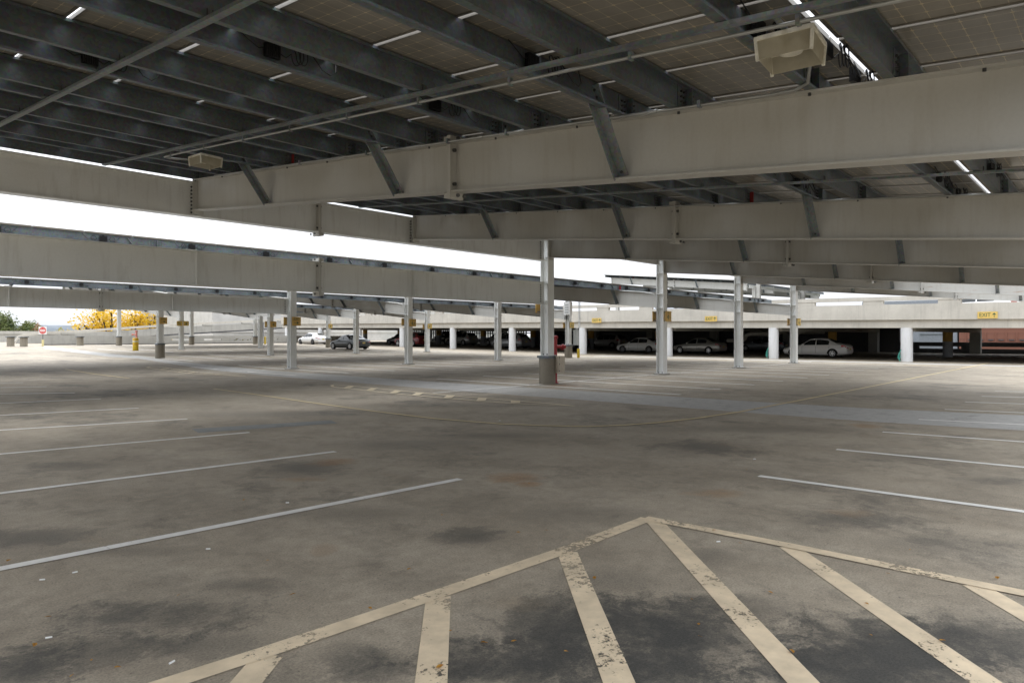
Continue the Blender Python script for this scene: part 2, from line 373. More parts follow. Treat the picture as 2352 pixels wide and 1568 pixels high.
M['sign_white'] = simple('white_sign_face', (0.75, 0.75, 0.73), 0.4, 0, 0.04)
M['beige_box'] = simple('beige_enclosure_paint', (0.52, 0.46, 0.37), 0.5)
M['grey_box'] = simple('grey_enclosure_paint', (0.42, 0.44, 0.43), 0.45)
M['wall_pale'] = m_concrete('pale_rendered_wall', (0.60, 0.58, 0.54), 0.06)
M['metal_wall'] = simple('grey_metal_cladding', (0.30, 0.32, 0.35), 0.5, 0.2)
M['brick'] = m_brick()
M['bark'] = simple('tree_bark', (0.06, 0.045, 0.03), 0.9, 0, 0.3)
M['leaf_yellow'] = m_leaf('yellow_autumn_leaves', ((0.55, 0.33, 0.02), (0.72, 0.48, 0.035), (0.78, 0.58, 0.09)), 0.9)
M['leaf_green'] = m_leaf('olive_green_leaves', ((0.07, 0.10, 0.035), (0.12, 0.15, 0.05), (0.20, 0.20, 0.07)))
M['leaf_orange'] = m_leaf('rust_orange_leaves', ((0.20, 0.11, 0.05), (0.30, 0.15, 0.06), (0.24, 0.18, 0.08)))
M['leaf_mix'] = m_leaf('yellowing_green_leaves', ((0.16, 0.18, 0.05), (0.34, 0.30, 0.06), (0.58, 0.45, 0.08)), 1.2)
M['terrain'] = simple('far_land', (0.10, 0.115, 0.07), 0.9, 0, 0.35, 0.05)
M['hill'] = simple('wooded_far_hill', (0.13, 0.15, 0.17), 0.95, 0, 0.3, 0.02)
M['tyre'] = simple('black_tyre_rubber', (0.014, 0.014, 0.014), 0.8)
M['rim'] = simple('silver_alloy_rim', (0.55, 0.55, 0.55), 0.3, 0.8)
M['rim_dark'] = simple('grey_alloy_rim', (0.13, 0.13, 0.135), 0.35, 0.7)
M['glass'] = m_glass()
M['tail'] = simple('red_tail_lamp_plastic', (0.42, 0.012, 0.015), 0.15)
M['headlamp'] = simple('clear_headlamp_plastic', (0.62, 0.60, 0.55), 0.12)
M['plate'] = simple('licence_plate_yellow', (0.62, 0.48, 0.14), 0.5)
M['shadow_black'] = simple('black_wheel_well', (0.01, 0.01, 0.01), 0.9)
M['teal'] = simple('teal_hose_plastic', (0.06, 0.32, 0.26), 0.45)
M['leaf_brown'] = m_leaf('dry_fallen_leaf', ((0.30, 0.12, 0.03), (0.42, 0.20, 0.03), (0.50, 0.30, 0.05)), 3)
M['butt'] = simple('white_paper', (0.75, 0.75, 0.74), 0.7, 0, 0.05)

# ------------------------------------------------------------------ camera
cam = bpy.data.cameras.new('camera'); co = bpy.data.objects.new('camera', cam); COL.objects.link(co)
cam.sensor_width = 36.0; cam.lens = 1560/2352*36.0; cam.shift_y = -14/2352
cam.clip_start = 0.05; cam.clip_end = 6000
co.location = (0, 0, CAMZ)
co.rotation_euler = (R(90), 0, math.atan2(FW[1], FW[0]) - R(90))
scene.camera = co

# ------------------------------------------------------------------ ground and markings
def build_ground():
    mb = MB()
    xs = [-70, -20, 0, 10, 20, 30, 40, 50, 60, 73]; ys = [-60, -20, 0, 20, 32, 40, 50, 60, 70, 80, 90, 104]
    V = [(x, y, g(y)) for y in ys for x in xs]; n = len(xs)
    mb.add(V, [(j*n+i, j*n+i+1, (j+1)*n+i+1, (j+1)*n+i) for j in range(len(ys)-1) for i in range(n-1)])
    o = struct(mb.build('parking_deck', M['deck']))
    t = MB(); t.add([(-4000,-4000,-9),(4000,-4000,-9),(4000,4000,-9),(-4000,4000,-9)], [(0,1,2,3)])
    struct(t.build('ground', M['terrain']))
build_ground()

LAY = [0]
def strip(mb, pts, w, lift, closed=False, taper=None):
    P = [Vector((p[0], p[1], 0)) for p in pts]
    # subdivide so that the strip follows the deck
    Q = [P[0]]
    for a, b in zip(P, P[1:]):
        k = max(1, int((b-a).length/3.0)); Q += [a.lerp(b, (i+1)/k) for i in range(k)]
    Lf, Rt_ = [], []
    for i, p in enumerate(Q):
        d0 = (Q[i]-Q[i-1]).normalized() if i else (Q[1]-Q[0]).normalized()
        d1 = (Q[i+1]-Q[i]).normalized() if i < len(Q)-1 else d0
        d = (d0+d1).normalized(); nrm = Vector((-d.y, d.x, 0)) / max(0.5, d.dot(d0))
        ww = w if taper is None else w*(taper[0]+(taper[1]-taper[0])*i/(len(Q)-1))
        for lst, s in ((Lf, 1), (Rt_, -1)):
            q = p + nrm*s*ww/2; lst.append((q.x, q.y, g(q.y)+lift))
    k = len(Q); mb.add(Lf+Rt_, [(k+i, k+i+1, i+1, i) for i in range(k-1)])
def poly(mb, pts, lift): mb.add([(x, y, g(y)+lift) for x, y in pts], [tuple(range(len(pts)))])

def markings():
    w = MB()
    for a, b in [((-60,1318),(1057,1100)), ((-60,1140.5),(770,1037)), ((-60,1048),(573,993)), ((-60,991.5),(430,962)), ((-60,957),(318,937)),
                 ((-60,928.5),(232,916)), ((-60,906),(172,902)), ((-60,891),(107,888)), ((-60,880.5),(53,878.5)),
                 ((1743,1093),(2420,1184)), ((1921,1032),(2420,1079.5)), ((2027,992),(2420,1019.5)), ((2110,963),(2420,978.5)), ((2170,940),(2420,951)),
                 ((2217,923),(2420,930)), ((2255,910),(2420,914.5)), ((2285,898),(2420,902))]:
        strip(w, [gp(*a), gp(*b)], 0.105, 0.0045)
    # double rows of stalls along the column lines
    rows = [(14.3, 16.6, 41.5, 9.0, 18.9), (29.7, 14.2, 41.0, 24.6, 34.6), (45.1, 16.6, 41.0, 40.2, 50.0), (60.5, 19, 41.0, 55.6, 65.4)]
    for yc, x0, x1, ya, yb in rows:
        x = x0
        while x <= x1:
            strip(w, [(x, ya), (x, yb)], 0.16, 0.005); x += 2.43
        strip(w, [(12.4 if yc < 40 else x0, yc), (x1+1, yc)], 0.09, 0.007)
    x = 20.5
    while x < 45: strip(w, [(x, 72.5), (x, 79.4)], 0.10, 0.008); x += 2.43
    for y in (12, 14.5, 17, 19.5, 22, 27, 30): strip(w, [(48.6, y), (53.4, y)], 0.1, 0.008)
    struct(w.build('stall_lines', M['white_line']))
    # hatched island in front of the camera
    c = MB()
    ap = (1487, 1191)
    strip(c, [gp(330,1588), gp(622,1494), gp(1007,1364), gp(1300,1263), gp(*ap)], 0.13, 0.005)
    strip(c, [gp(1482,1190), gp(1800,1251), gp(2225,1338), gp(2460,1385)], 0.125, 0.007)
    for a, b, wd in [((618,1505),(505,1640),0.15), ((1007,1370),(984,1640),0.15), ((1303,1268),(1455,1650),0.15), ((1502,1196),(1912,1640),0.15),
                     ((1812,1256),(2370,1640),0.15), ((2238,1344),(2560,1530),0.15)]:
        strip(c, [gp(*a), gp(*b)], wd, 0.003)
    struct(c.build('hatched_island_lines', M['cream_line']))
    # slim rounded islands at the ends of the stall rows
    e = MB()
    for dx, dy in ((0, 0),):
        z = lambda x, y: gp((1150+x*0.46769)/1.6327, (1400+y*0.46769)/1.6327)
        top = [z(*p) for p in [(225,92),(345,98),(540,118),(760,140),(1000,165),(1250,186),(1500,205),(1750,226),(2000,247),(2145,263)]]
        bot = [z(*p) for p in [(225,92),(200,98),(210,108),(260,117),(420,132),(640,157),(860,178),(1100,199),(1400,226),(1700,245),(2000,258),(2145,263)]]
        strip(e, top, 0.09, 0.008); strip(e, bot, 0.09, 0.012)
        for p, q in [((360,103),(318,122)), ((545,120),(500,140)), ((740,139),(690,160)), ((912,156),(872,178)), ((1160,178),(1128,200)), ((1412,200),(1395,222)), ((1672,222),(1675,240))]:
            strip(e, [z(*p), z(*q)], 0.22, 0.016)
        z2 = lambda x, y: gp((400+x*0.34014)/1.6327, (1300+y*0.34014)/1.6327)
        top = [z2(*p) for p in [(490,219),(610,228),(760,248),(1000,282),(1270,306),(1530,327)]]
        bot = [z2(*p) for p in [(490,219),(440,230),(560,249),(700,270),(950,298),(1180,312),(1530,327)]]
        strip(e, top, 0.10, 0.008); strip(e, bot, 0.10, 0.012)
        for p, q in [((700,240),(590,252)), ((910,266),(790,280)), ((980,280),(880,294)), ((1270,306),(1180,314))]: strip(e, [z2(*p), z2(*q)], 0.16, 0.016)
    struct(e.build('row_end_island_lines', M['island_line']))
    y = MB()
    strip(y, [gp(*p) for p in [(150,848),(298,869)]], 0.11, 0.008)
    strip(y, [gp(*p) for p in [(490,893),(600,908),(715,925),(860,945),(1000,962),(1150,974),(1250,978),(1350,980),(1430,977),(1500,972),(1600,961),(1700,946),(1900,907.5),(2100,868),(2270,834)]], 0.085, 0.010)
    struct(y.build('curved_lane_line', M['yellow_line']))
    s = MB()
    edge = [((100,797),(100,801)), ((250,812),(250,819)), ((317,818),(317,823)), ((463,836),(463,847)), ((620,851),(620,863)), ((784,862),(784,876)), ((1000,877),(1000,893)), ((1184,888),(1184,907)),
            ((1400,902),(1400,923)), ((1568,912),(1568,936)), ((1780,925),(1780,952)), ((2001,938),(2001,968)), ((2200,947),(2200,980)), ((2420,957),(2420,992))]
    V = []
    for a, b in edge:
        for q in (a, b): px, py = gp(*q); V.append((px, py, g(py)+0.0025))
    s.add(V, [(2*i+1, 2*i+3, 2*i+2, 2*i) for i in range(len(edge)-1)])
    # strip of the same coating along the front of the garage
    poly(s, [(43.2, 4), (44.6, 4), (44.6, 31), (43.2, 31)], 0.0025)
    struct(s.build('joint_band', M['sealant']))
    p = MB()
    poly(p, [gp(*q) for q in [(440,985),(760,965),(775,972),(455,994)]], 0.004)
    struct(p.build('repair_patch', M['patch']))
markings()

# ------------------------------------------------------------------ columns
def column(x, y, top, plinth, label, rows=(True, True), base=True):
    z0 = g(y); t = thing('steel_column', label, 'column', (x, y, z0))
    h = top - z0; b = 0.155
    zb = 0.0
    if plinth:
        p = MB(); p.cyl((0,0,-0.02), (0,0,0.86), 0.275, 28, 0); p.build('concrete_pier', M['plinth'], t)
        c = MB(); c.prism([(-0.24,-0.24),(0.24,-0.24),(0.24,0.24),(-0.24,0.24)], (0,0,0.86), (0,0,0.93), (1,0,0), (0,1,0), 0)
        c.cyl((0,0,0.835), (0,0,0.862), 0.29, 24, 0)
        c.build('pier_cap', M['galv'], t); zb = 0.93
    m = MB()
    for s in (-1, 1): m.box((-b, s*b-0.01, zb+0.018), (b, s*b+0.01, h), 0)
    m.box((-0.008, -b+0.01, zb+0.018), (0.008, b-0.01, h), 0)
    zs = [h-0.02]
    if rows[0]: zs += [h-0.6]
    if rows[1]: zs += [3.35-0.05, 3.35-0.62]
    for z in zs:
        for s in (-1, 1): m.box((s*0.008 if s > 0 else -b+0.01, -b+0.012, z-0.008), (b-0.01 if s > 0 else -0.008, b-0.012, z+0.008), 0)
    m.build('shaft', M['white_steel_lit'], t)
    p = MB(); p.box((-0.21,-0.21,zb), (0.21,0.21,zb+0.018), 0)
    for sx in (-0.07, 0.07):
        for sy in (-0.08, 0.08): p.cyl((sx*1.5, sy, zb+0.018), (sx*1.5, sy, zb+0.07), 0.018, 8, 1)
    if not plinth:
        p.box((-0.25,-0.25,-0.01), (0.25,0.25,0.0), 2)
        p = MB(); p.box((-0.25,-0.25,0.004), (0.25,0.25,0.03), 2); p.box((-0.21,-0.21,0.03), (0.21,0.21,0.05), 0)
        for sx in (-0.1, 0.1):
            for sy in (-0.08, 0.08): p.cyl((sx, sy, 0.05), (sx, sy, 0.10), 0.018, 8, 1)
    p.build('base_plate', [M['white_steel_lit'], M['bolt'], M['plinth']], t)
    return t

def cable_run(t, side=1, z1=4.0, z0=2.75):
    """black cable on stand-off clips beside the column"""
    m = MB(); x = 0.155
    m.tube([(x+0.05, -0.06, z1), (x+0.05, -0.06, z0+0.1), (x+0.06, -0.05, z0), (x+0.03, 0.0, z0-0.08), (x+0.0, 0.04, z0-0.03)], 0.013, 6, 0)
    m.tube([(x+0.09, -0.12, z1+0.1), (x+0.09, -0.12, z0+0.35)], 0.010, 6, 0)
    z = z0+0.1
    while z < z1: m.box((x-0.01, -0.14, z), (x+0.12, -0.09, z+0.03), 0); z += 0.3
    m.build('cable_run', M['black'], t)
def conduit_run(t):
    m = MB(); m.tube([(-0.19, 0.12, 0.9), (-0.19, 0.12, 3.2), (-0.17, 0.3, 3.32), (-0.12, 0.9, 3.42), (-0.12, 2.0, 3.52)], 0.014, 6, 0)
    m.build('conduit', M['conduit'], t)

ROW = {1: 14.3, 2: 29.7, 3: 45.1, 4: 60.5, 5: 75.9}
XS = {1: [17.39, 24.8, 32.2, 39.6], 2: [16.9, 24.0, 31.2, 38.5], 3: [16.6, 24.0, 31.2, 38.5], 4: [24.0, 31.2, 38.5], 5: [24.0, 31.2, 38.5]}
CL = {(1,0): 'nearest white steel column on a stained round concrete pier beside the red standpipe',
      (1,1): 'white steel column on the deck directly right of the nearest pier column, carrying an amber 4c sign',
      (1,2): 'white steel column with cable clips standing between the silver sedan and a chipped white round column',
      (1,3): 'white steel column partly hiding the hood of the white sedan on the right',
      (2,0): 'white steel column carrying the amber EXIT arrow sign at the end of the lower left girder',
      (2,1): 'white steel column carrying an amber 4d sign in front of the red crossover',
      (2,2): 'white steel column in front of the silver wagon, just left of the nearest pier column',
      (2,3): 'white steel column on a concrete pier with electrical boxes and a yellow guard at its foot',
      (3,0): 'white steel column on a dark concrete pier near the yellow barrel bollard, with an EXIT arrow sign',
      (3,1): 'thin white steel column with a small 4 sign standing beside the EXIT arrow column',
      (3,2): 'white steel column overlapping the rear of the dark grey sedan',
      (3,3): 'slim white steel column right of the red crossover with a bright yellow 4f sign',
      (4,0): 'slim white steel column with a pair of yellow signs, right of the dark pier column',
      (4,1): 'slim white steel column before the ramp, left of the small 4 sign column',
      (4,2): 'slim white steel column on a concrete pier in front of the white sedan far back',
      (5,0): 'far white steel column on a pier standing in front of the yellow tree',
      (5,1): 'far white steel column on a pier in front of the ramp, right of the yellow tree',
      (5,2): 'far white steel column on a pier with an electrical cabinet and yellow guard, by the ramp'}
PIER = {(1,0), (2,3), (3,0), (4,2), (5,0), (5,1), (5,2)}
COLS = {}
for r in XS:
    for i, x in enumerate(XS[r]):
        zt = 4.75 + g(ROW[r-1] if r > 1 else 0)
        t = column(x, ROW[r], zt, (r, i) in PIER, CL[(r, i)], rows=(True, True))
        COLS[(r, i)] = t
        if (r, i) in ((1,1), (1,2), (1,3), (2,1), (2,2), (3,2), (3,3), (3,1)): cable_run(t)
        if (r, i) in ((1,1), (1,2), (1,3), (2,1)): conduit_run(t)
# piers without a steel post at the far left
for x, y, lab in ((20.9, 77.2, 'bare concrete pier with metal cap at the far parapet, right of the red disc sign'),
                  (15.9, 75.5, 'bare concrete pier with metal cap at the left end of the far parapet'),
                  (15.2, 77.0, 'smaller looking bare pier furthest left, next to the deck edge')):
    p = thing('pier', lab, 'pier', (x, y, g(y)))
    m = MB(); m.cyl((0,0,-0.02), (0,0,0.85), 0.30, 20); m.build('shaft', M['plinth'], p)
    m = MB(); m.cyl((0,0,0.85), (0,0,0.92), 0.42, 20); m.build('cap', M['galv'], p)

# ------------------------------------------------------------------ canopies
def panel_mesh():
    mb = MB(); w, l, t = 0.890, 1.77, 0.034
    mb.add([(0,0,0.008),(w,0,0.008),(w,l,0.008),(0,l,0.008)], [(3,2,1,0)], 0)
    mb.add([(0,0,t),(w,0,t),(w,l,t),(0,l,t)], [(0,1,2,3)], 2)
    f = 0.022
    for a, b in (((0,0,0),(w,f,t-.002)), ((0,l-f,0),(w,l,t-.002)), ((0,f,0),(f,l-f,t-.002)), ((w-f,f,0),(w,l-f,t-.002))): mb.box(a, b, 1)
    o = mb.build('solar_panel', [M['cells'], M['panel_frame'], M['panel_glass']]); me = o.data
    bpy.data.objects.remove(o); return me
PANEL = panel_mesh()
TILT = Matrix.Rotation(math.atan(SL), 4, 'X')
PP, PX = 1.82, 0.93

def brace(parent, x, y, ztop, sgn=-1, depth=0.63):
    """L-angle kicker from the purlin down to the rafter's bottom flange"""
    a = Vector((x+sgn*0.60, y, ztop+0.19)); b = Vector((x+sgn*0.03, y+0.03, ztop-depth+0.05))
    m = MB(); d = (b-a).normalized(); u = Vector((0,1,0)); n = d.cross(u).normalized()
    m.bar(a, b, u, 0.115, 0.009); m.bar(a+n*sgn*0.046+u*0.056, b+n*sgn*0.046+u*0.056, n, 0.10, 0.009)
    for q in (a+d*0.05, a+d*0.12, b-d*0.05): m.cyl(q-n*0.02, q+n*0.02, 0.014, 8, 1)
    return m.build('kicker_brace', [M['galv_dark'], M['bolt']], parent)

def splice(parent, p, along, depth, flange, name='splice_plate', plain=False):
    """bolted end plates in the middle of a beam; p on the beam's top line"""
    m = MB(); p = Vector(p); d = Vector(along).normalized(); sd = d.cross(Vector((0,0,1))).normalized(); up = Vector((0,0,1))
    c = p + up*(-depth/2)
    m.obox(c, d*0.030, sd*(flange/2+0.014), up*(depth/2+0.085), 0)
    for s in (-1, 1):
        for z in (depth/2+0.045, depth/2-0.10, -depth/2+0.10, -depth/2-0.045):
            for w in ((-1, 1) if abs(z) > depth/2 else (-1, 1)):
                q = c + up*z + sd*w*(flange/2-0.045)
                m.cyl(q+d*s*(0.02 if abs(z) < depth/2 else 0.10), q+d*s*(0.062 if abs(z) < depth/2 else 0.125), 0.024, 8, 1)
    for s in (-1, 1):   # small gusset blocks above and below
        m.obox(c + up*s*(depth/2+0.045) + d*0.06, d*0.055, sd*(flange/2-0.01), up*0.032, 0)
    return m.build(name, [M['white_steel_shaded'], M['bolt']], parent)

def canopy(label, x0, x1, ylo, zlo, raf, ngap0, nrow, yend_hi, low_girder=None, high_girder=None, struts=None, single=(lambda i, j: False), clip=None,
           purl=True, braces=True, rusty=(), splice_y=None, bridging=(), gap0=None, group='sawtooth solar canopies over the stalls', zone=None, ncol_single=100, eave=1, simple_end=False):
    """rafters fall towards -y; ylo is the low column line, zlo the rafter top there"""
    zt = lambda y: zlo + SL*(y-ylo)
    T = thing('solar_canopy', label, 'solar canopy', ((x0+x1)/2, ylo, 0), 0, group)
    T.location = (0, 0, 0)
    for i, x in enumerate(raf):
        ya, yb = ylo+0.17, yend_hi-0.17
        if clip and x > 43: pass
        m = MB(); m.ibeam((x, ya, zt(ya)), (x, yb, zt(yb)), 0.63, 0.20, 0.018, 0.012, 0)
        y = ya+0.5
        while y < yb:   # bolts along the top flange
            m.cyl((x-0.075, y, zt(y)-0.019), (x-0.075, y, zt(y)-0.042), 0.013, 6, 1); y += 1.21
        # end plates
        for yy, s in ((ya-0.008, 1), (yb+0.008, -1)): m.box((x-0.11, yy-0.008, zt(yy)-0.70), (x+0.11, yy+0.008, zt(yy)+0.02), 0)
        rf = m.build('rafter', [M['white_steel_shaded_rusty'] if x in rusty else M['white_steel_shaded'], M['bolt']], T)
        sy = splice_y if splice_y is not None else ylo + 7.5
        splice(rf, (x, sy, zt(sy)), (0, 1, SL), 0.63, 0.20)
        if braces:
            k = 0
            ys = [gap0 + PP*n - 0.33 for n in range(1, nrow+1)] if eave == 1 else []
            for n in range(0, nrow, 2):
                yy = gap0 + PP*n + (0.08 if n == 0 and ylo > 5 else 0.32)
                if yy > yb-0.3 or yy < ya: continue
                brace(rf, x, yy, zt(yy), -1); 
                if ylo > 5 and n == 0: brace(rf, x, yy, zt(yy), 1)
        for q in (yb-0.05, ya+0.05):   # bolt row at the connection
            z = zt(q)-0.09
            while z > zt(q)-0.58:
                pass; z -= 0.09
    # purlins
    ylist = []
    for n in range(nrow):
        ylist += [gap0 + PP*n + (0.07 if n == 0 and ylo > 5 else 0.33), gap0 + PP*(n+1) - 0.33]
    for j, y in enumerate(ylist):
        if not purl and j > 3: continue
        xe = x1
        if clip and y < clip[1]: xe = clip[0]
        z = zt(y); h = 0.225
        m = MB(); t = 0.005
        prof = [(0.0, 0.0), (-0.075, 0.0), (-0.075, 0.022), (-0.07, 0.022), (-0.07, 0.006), (-0.003, 0.006), (-0.003, h), (0.07, h), (0.07, h-0.02), (0.075, h-0.02), (0.075, h+0.005), (0.003, h+0.005), (0.003, 0.0)]
        if j % 2: prof = [(-a, b) for a, b in prof][::-1]
        m.prism(prof, (x0, y, z), (xe, y, z), (0, 1, SL), (0, 0, 1), 0)
        for x in raf:
            if x > xe-0.3: continue
            m.box((x-0.16, y-0.010, z+0.012), (x+0.16, y-0.0035, z+0.21), 0)
            m.box((x-0.005, y-0.075, z+0.008), (x+0.005, y-0.011, z+0.20), 2 if (int(x*10)+j*3) % 13 == 1 else 0)
            for bx in (-0.11, -0.06, 0.06, 0.11):
                for bz in (0.06, 0.11, 0.16): m.cyl((x+bx, y-0.010, z+bz), (x+bx, y-0.028, z+bz), 0.011, 6, 1)
        m.build('purlin', [M['galv'], M['bolt'], M['red_plate']], T)
    # panels
    rest = MB(); cnt = 0
    nx = int((x1-x0)/PX)
    cand = []
    for n in range(nrow):
        for i in range(nx):
            x = x0 + PX*i; y = gap0 + PP*n
            if clip and y < clip[1] and x > clip[0]-PX: continue
            cand.append((0 if single(x, y) else 1, n, x, y))
    for flag, n, x, y in sorted(cand):
        Mx = Matrix.Translation((x+0.022, y+0.025, zt(y+0.025)+0.232)) @ TILT
        if flag == 0 and cnt < ncol_single:
            o = bpy.data.objects.new('solar_panel', PANEL); COL.objects.link(o); o.parent = T; o.matrix_local = Mx; cnt += 1
        else:
            o2 = len(rest.v)
            rest.v += [tuple(Mx @ v.co) for v in PANEL.vertices]
            for pgn in PANEL.polygons: rest.f.append([o2+i for i in pgn.vertices]); rest.m.append(pgn.material_index); rest.sm.append(False)
    if rest.v:
        # cells keep their grid: the far panels use a plain copy of the cell material in the same object space
        o = rest.build('far_panels', [M['cells_far'], M['panel_frame'], M['panel_glass']], T); o['kind'] = 'stuff'
    # girders on the column lines
    def girder(xa, xb, y, top, dep, sx, stiff, side, short=False):
        m = MB(); m.ibeam((xa, y, top), (xb, y, top), dep, 0.26 if not short else 0.16, 0.02, 0.012, 0)
        for x in stiff:
            m.box((x-0.008, y-0.125, top-dep+0.02), (x+0.008, y-0.008, top-0.02), 0)
            m.box((x-0.008, y+0.008, top-dep+0.02), (x+0.008, y+0.125, top-0.02), 0)
        for x in (list(stiff) if side < 0 else []) + [xb-0.12]:
            z = top-0.10
            while z > top-dep+0.06:
                m.cyl((x-0.07, y-0.006, z), (x-0.07, y-0.034, z), 0.019, 8, 1); z -= 0.075
        gd = m.build('girder', [M['white_steel_lit'], M['bolt']], T)  # lighter tone stands in for light and glare on the girders
        if sx is not None: splice(gd, (sx, y, top), (1, 0, 0), dep, 0.26)
        return gd
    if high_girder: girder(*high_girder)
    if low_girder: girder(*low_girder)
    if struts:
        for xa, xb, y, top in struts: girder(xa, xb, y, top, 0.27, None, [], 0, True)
    for bx, lo, hi in bridging:
        m = MB()
        m.prism([(-0.03, 0), (0.03, 0), (0.03, 0.028), (0.024, 0.028), (0.024, 0.006), (-0.024, 0.006), (-0.024, 0.028), (-0.03, 0.028)][::-1],
                (bx, lo, zt(lo)-0.034), (bx, hi, zt(hi)-0.034), (1,0,0), (0,0,1), 0)
        for y in ylist:
            if lo < y < hi:
                for s in (-1, 1): m.cyl((bx+s*0.02, y-0.03, zt(y)-0.01), (bx+s*0.02, y-0.03, zt(y)+0.05), 0.005, 5, 1)
        m.build('bridging_channel', [M['galv_dark'], M['bolt']], T)
    T['ignore'] = 0; del T['ignore']
    return T, zt, ylist

def m_cells_far():
    m = M['cells'].copy(); m.name = 'solar_cells_far'; return m
M['cells_far'] = m_cells_far()

Z_LO = 3.35
# canopy over the camera
xs1 = [5.94, 11.68, 17.39, 24.8, 32.2, 39.6]
C1, zt1, yl1 = canopy('galvanized canopy roof overhead carrying the see-through solar panels and near shade-toned white beams', -2.91, 41.6, -1.1, Z_LO, [0.2]+xs1, 0, 8, 14.3,
    high_girder=(0.2, 17.22, 14.3, 4.75, 0.71, 8.79, [5.94, 11.68], -1),
    struts=[(17.56, 24.63, 14.3, 4.75), (24.97, 32.03, 14.3, 4.75), (32.37, 39.43, 14.3, 4.75)],
    single=lambda x, y: 2.6 < x < 15.6 and y > 1, clip=(26.0, 6.0), rusty=(32.2, 39.6), splice_y=6.41, gap0=1.68-PP,
    bridging=[(2.17, 0, 14.1), (4.2, 0, 14.1), (7.9, 0, 14.1), (9.85, 0, 14.1), (13.6, 0, 14.1), (15.5, 0, 14.1), (20.0, 0, 14.1), (22.4, 0, 14.1)])
c2, zt2, yl2 = canopy('solar canopy beyond the nearest column line, its low eave hung with inverters', -2.0, 41.6, 14.3, Z_LO, xs1, 0, 7, 29.7,
    low_girder=(0.2, 17.22, 14.3, 3.34, 0.72, 8.79, [5.94, 11.68], 1),
    high_girder=(0.2, 16.73, 29.7, 4.77, 0.71, 8.73, [5.94, 11.4], -1),
    struts=[(17.07, 23.83, 29.7, 4.76), (24.17, 31.03, 29.7, 4.76), (31.37, 38.33, 29.7, 4.76)],
    single=lambda x, y: y < 17.5, ncol_single=60, gap0=16.3)
c3, zt3, yl3 = canopy('second solar canopy back, low eave above the left EXIT arrow column', -3.0, 40.5, 29.7, Z_LO, [5.8, 11.4]+XS[2], 0, 7, 45.1,
    low_girder=(0.2, 16.73, 29.7, 3.34, 0.72, 8.73, [5.8, 11.4], 1),
    single=lambda x, y: y < 33, ncol_single=60, gap0=31.7)
c4, zt4, yl4 = canopy('third solar canopy back above the dark grey sedan', 15.6, 40.5, 45.1, Z_LO+g(45.1), XS[3], 0, 7, 60.5, single=lambda x, y: y < 48, ncol_single=60, gap0=47.1)
c5, zt5, yl5 = canopy('furthest solar canopy on this deck, in front of the concrete ramp', 22.6, 40.5, 60.5, Z_LO+g(60.5), XS[4], 0, 7, 75.9, single=lambda x, y: y < 64, ncol_single=60, gap0=62.5)

# conduits that run with the canopy over the camera
m = MB()
m.tube([(4.26, 0.0, zt1(0)-0.075), (4.26, 11.3, zt1(11.3)-0.075), (4.28, 11.45, zt1(11.45)-0.075), (4.40, 11.5, zt1(11.5)-0.07), (4.75, 11.35, zt1(11.35)-0.05)], 0.014, 8, 0)
y = 0.3
while y < 11.2: m.box((4.24, y, zt1(y)-0.095), (4.285, y+0.025, zt1(y)-0.03), 1); y += 1.2
m.build('conduit', [M['conduit'], M['galv_dark']], C1)
m = MB()
m.tube([(5.25, 1.80, zt1(1.8)+0.12), (5.45, 1.85, zt1(1.85)+0.05), (5.62, 1.92, zt1(1.92)-0.01), (5.70, 2.05, zt1(2.05)-0.03), (5.73, 2.3, zt1(2.3)-0.03), (5.73, 12.9, zt1(12.9)-0.03)], 0.014, 8, 0)
for y in (2.9, 3.9, 5.3, 6.3, 8.0, 9.8, 11.6): m.box((5.705, y, zt1(y)-0.05), (5.755, y+0.03, zt1(y)+0.01), 1)
for y in (3.4, 5.75, 8.6): m.cyl((5.73, y-0.05, zt1(y)-0.03), (5.73, y+0.05, zt1(y)-0.03), 0.021, 8, 0)
m.build('conduit', [M['conduit'], M['galv_dark']], C1)
m = MB()
m.tube([(11.45, 0.4, zt1(0.4)-0.03), (11.45, 12.9, zt1(12.9)-0.03)], 0.014, 8, 0); m.build('conduit', [M['conduit']], C1)

# ------------------------------------------------------------------ microinverters on the purlins
def inverter_proto():
    b = MB(); b.box((-0.10, -0.055, -0.075), (0.10, -0.012, 0.075), 0)
    for i in range(7): b.box((-0.09+i*0.028, -0.068, -0.07), (-0.082+i*0.028, -0.054, 0.07), 0)
    b.box((-0.03, -0.012, 0.05), (0.03, 0.0, 0.10), 0)
    o = b.build('microinverter', M['black'])
    c = MB(); rng = random.Random(3)
    def loop(cx, cz, r, n=14):
        return [(cx + r*math.cos(a), -0.03 + 0.01*math.sin(3*a), cz + r*0.9*math.sin(a)) for a in [2*math.pi*i/n - 0.6 for i in range(n+1)]]
    path = [(-0.55, -0.025, 0.09), (-0.42, -0.03, -0.04), (-0.34, -0.03, -0.02)] + loop(-0.26, 0.0, 0.07)[::-1] + [(-0.16, -0.03, 0.03), (-0.08, -0.03, 0.0), (0.08, -0.03, 0.0), (0.16, -0.03, -0.02)]
    path += loop(0.24, -0.005, 0.075) + [(0.30, -0.03, -0.07), (0.38, -0.03, 0.0), (0.46, -0.025, 0.09)]
    c.tube(path, 0.006, 5)
    c.build('cable_loop', M['black'], o)
    return o
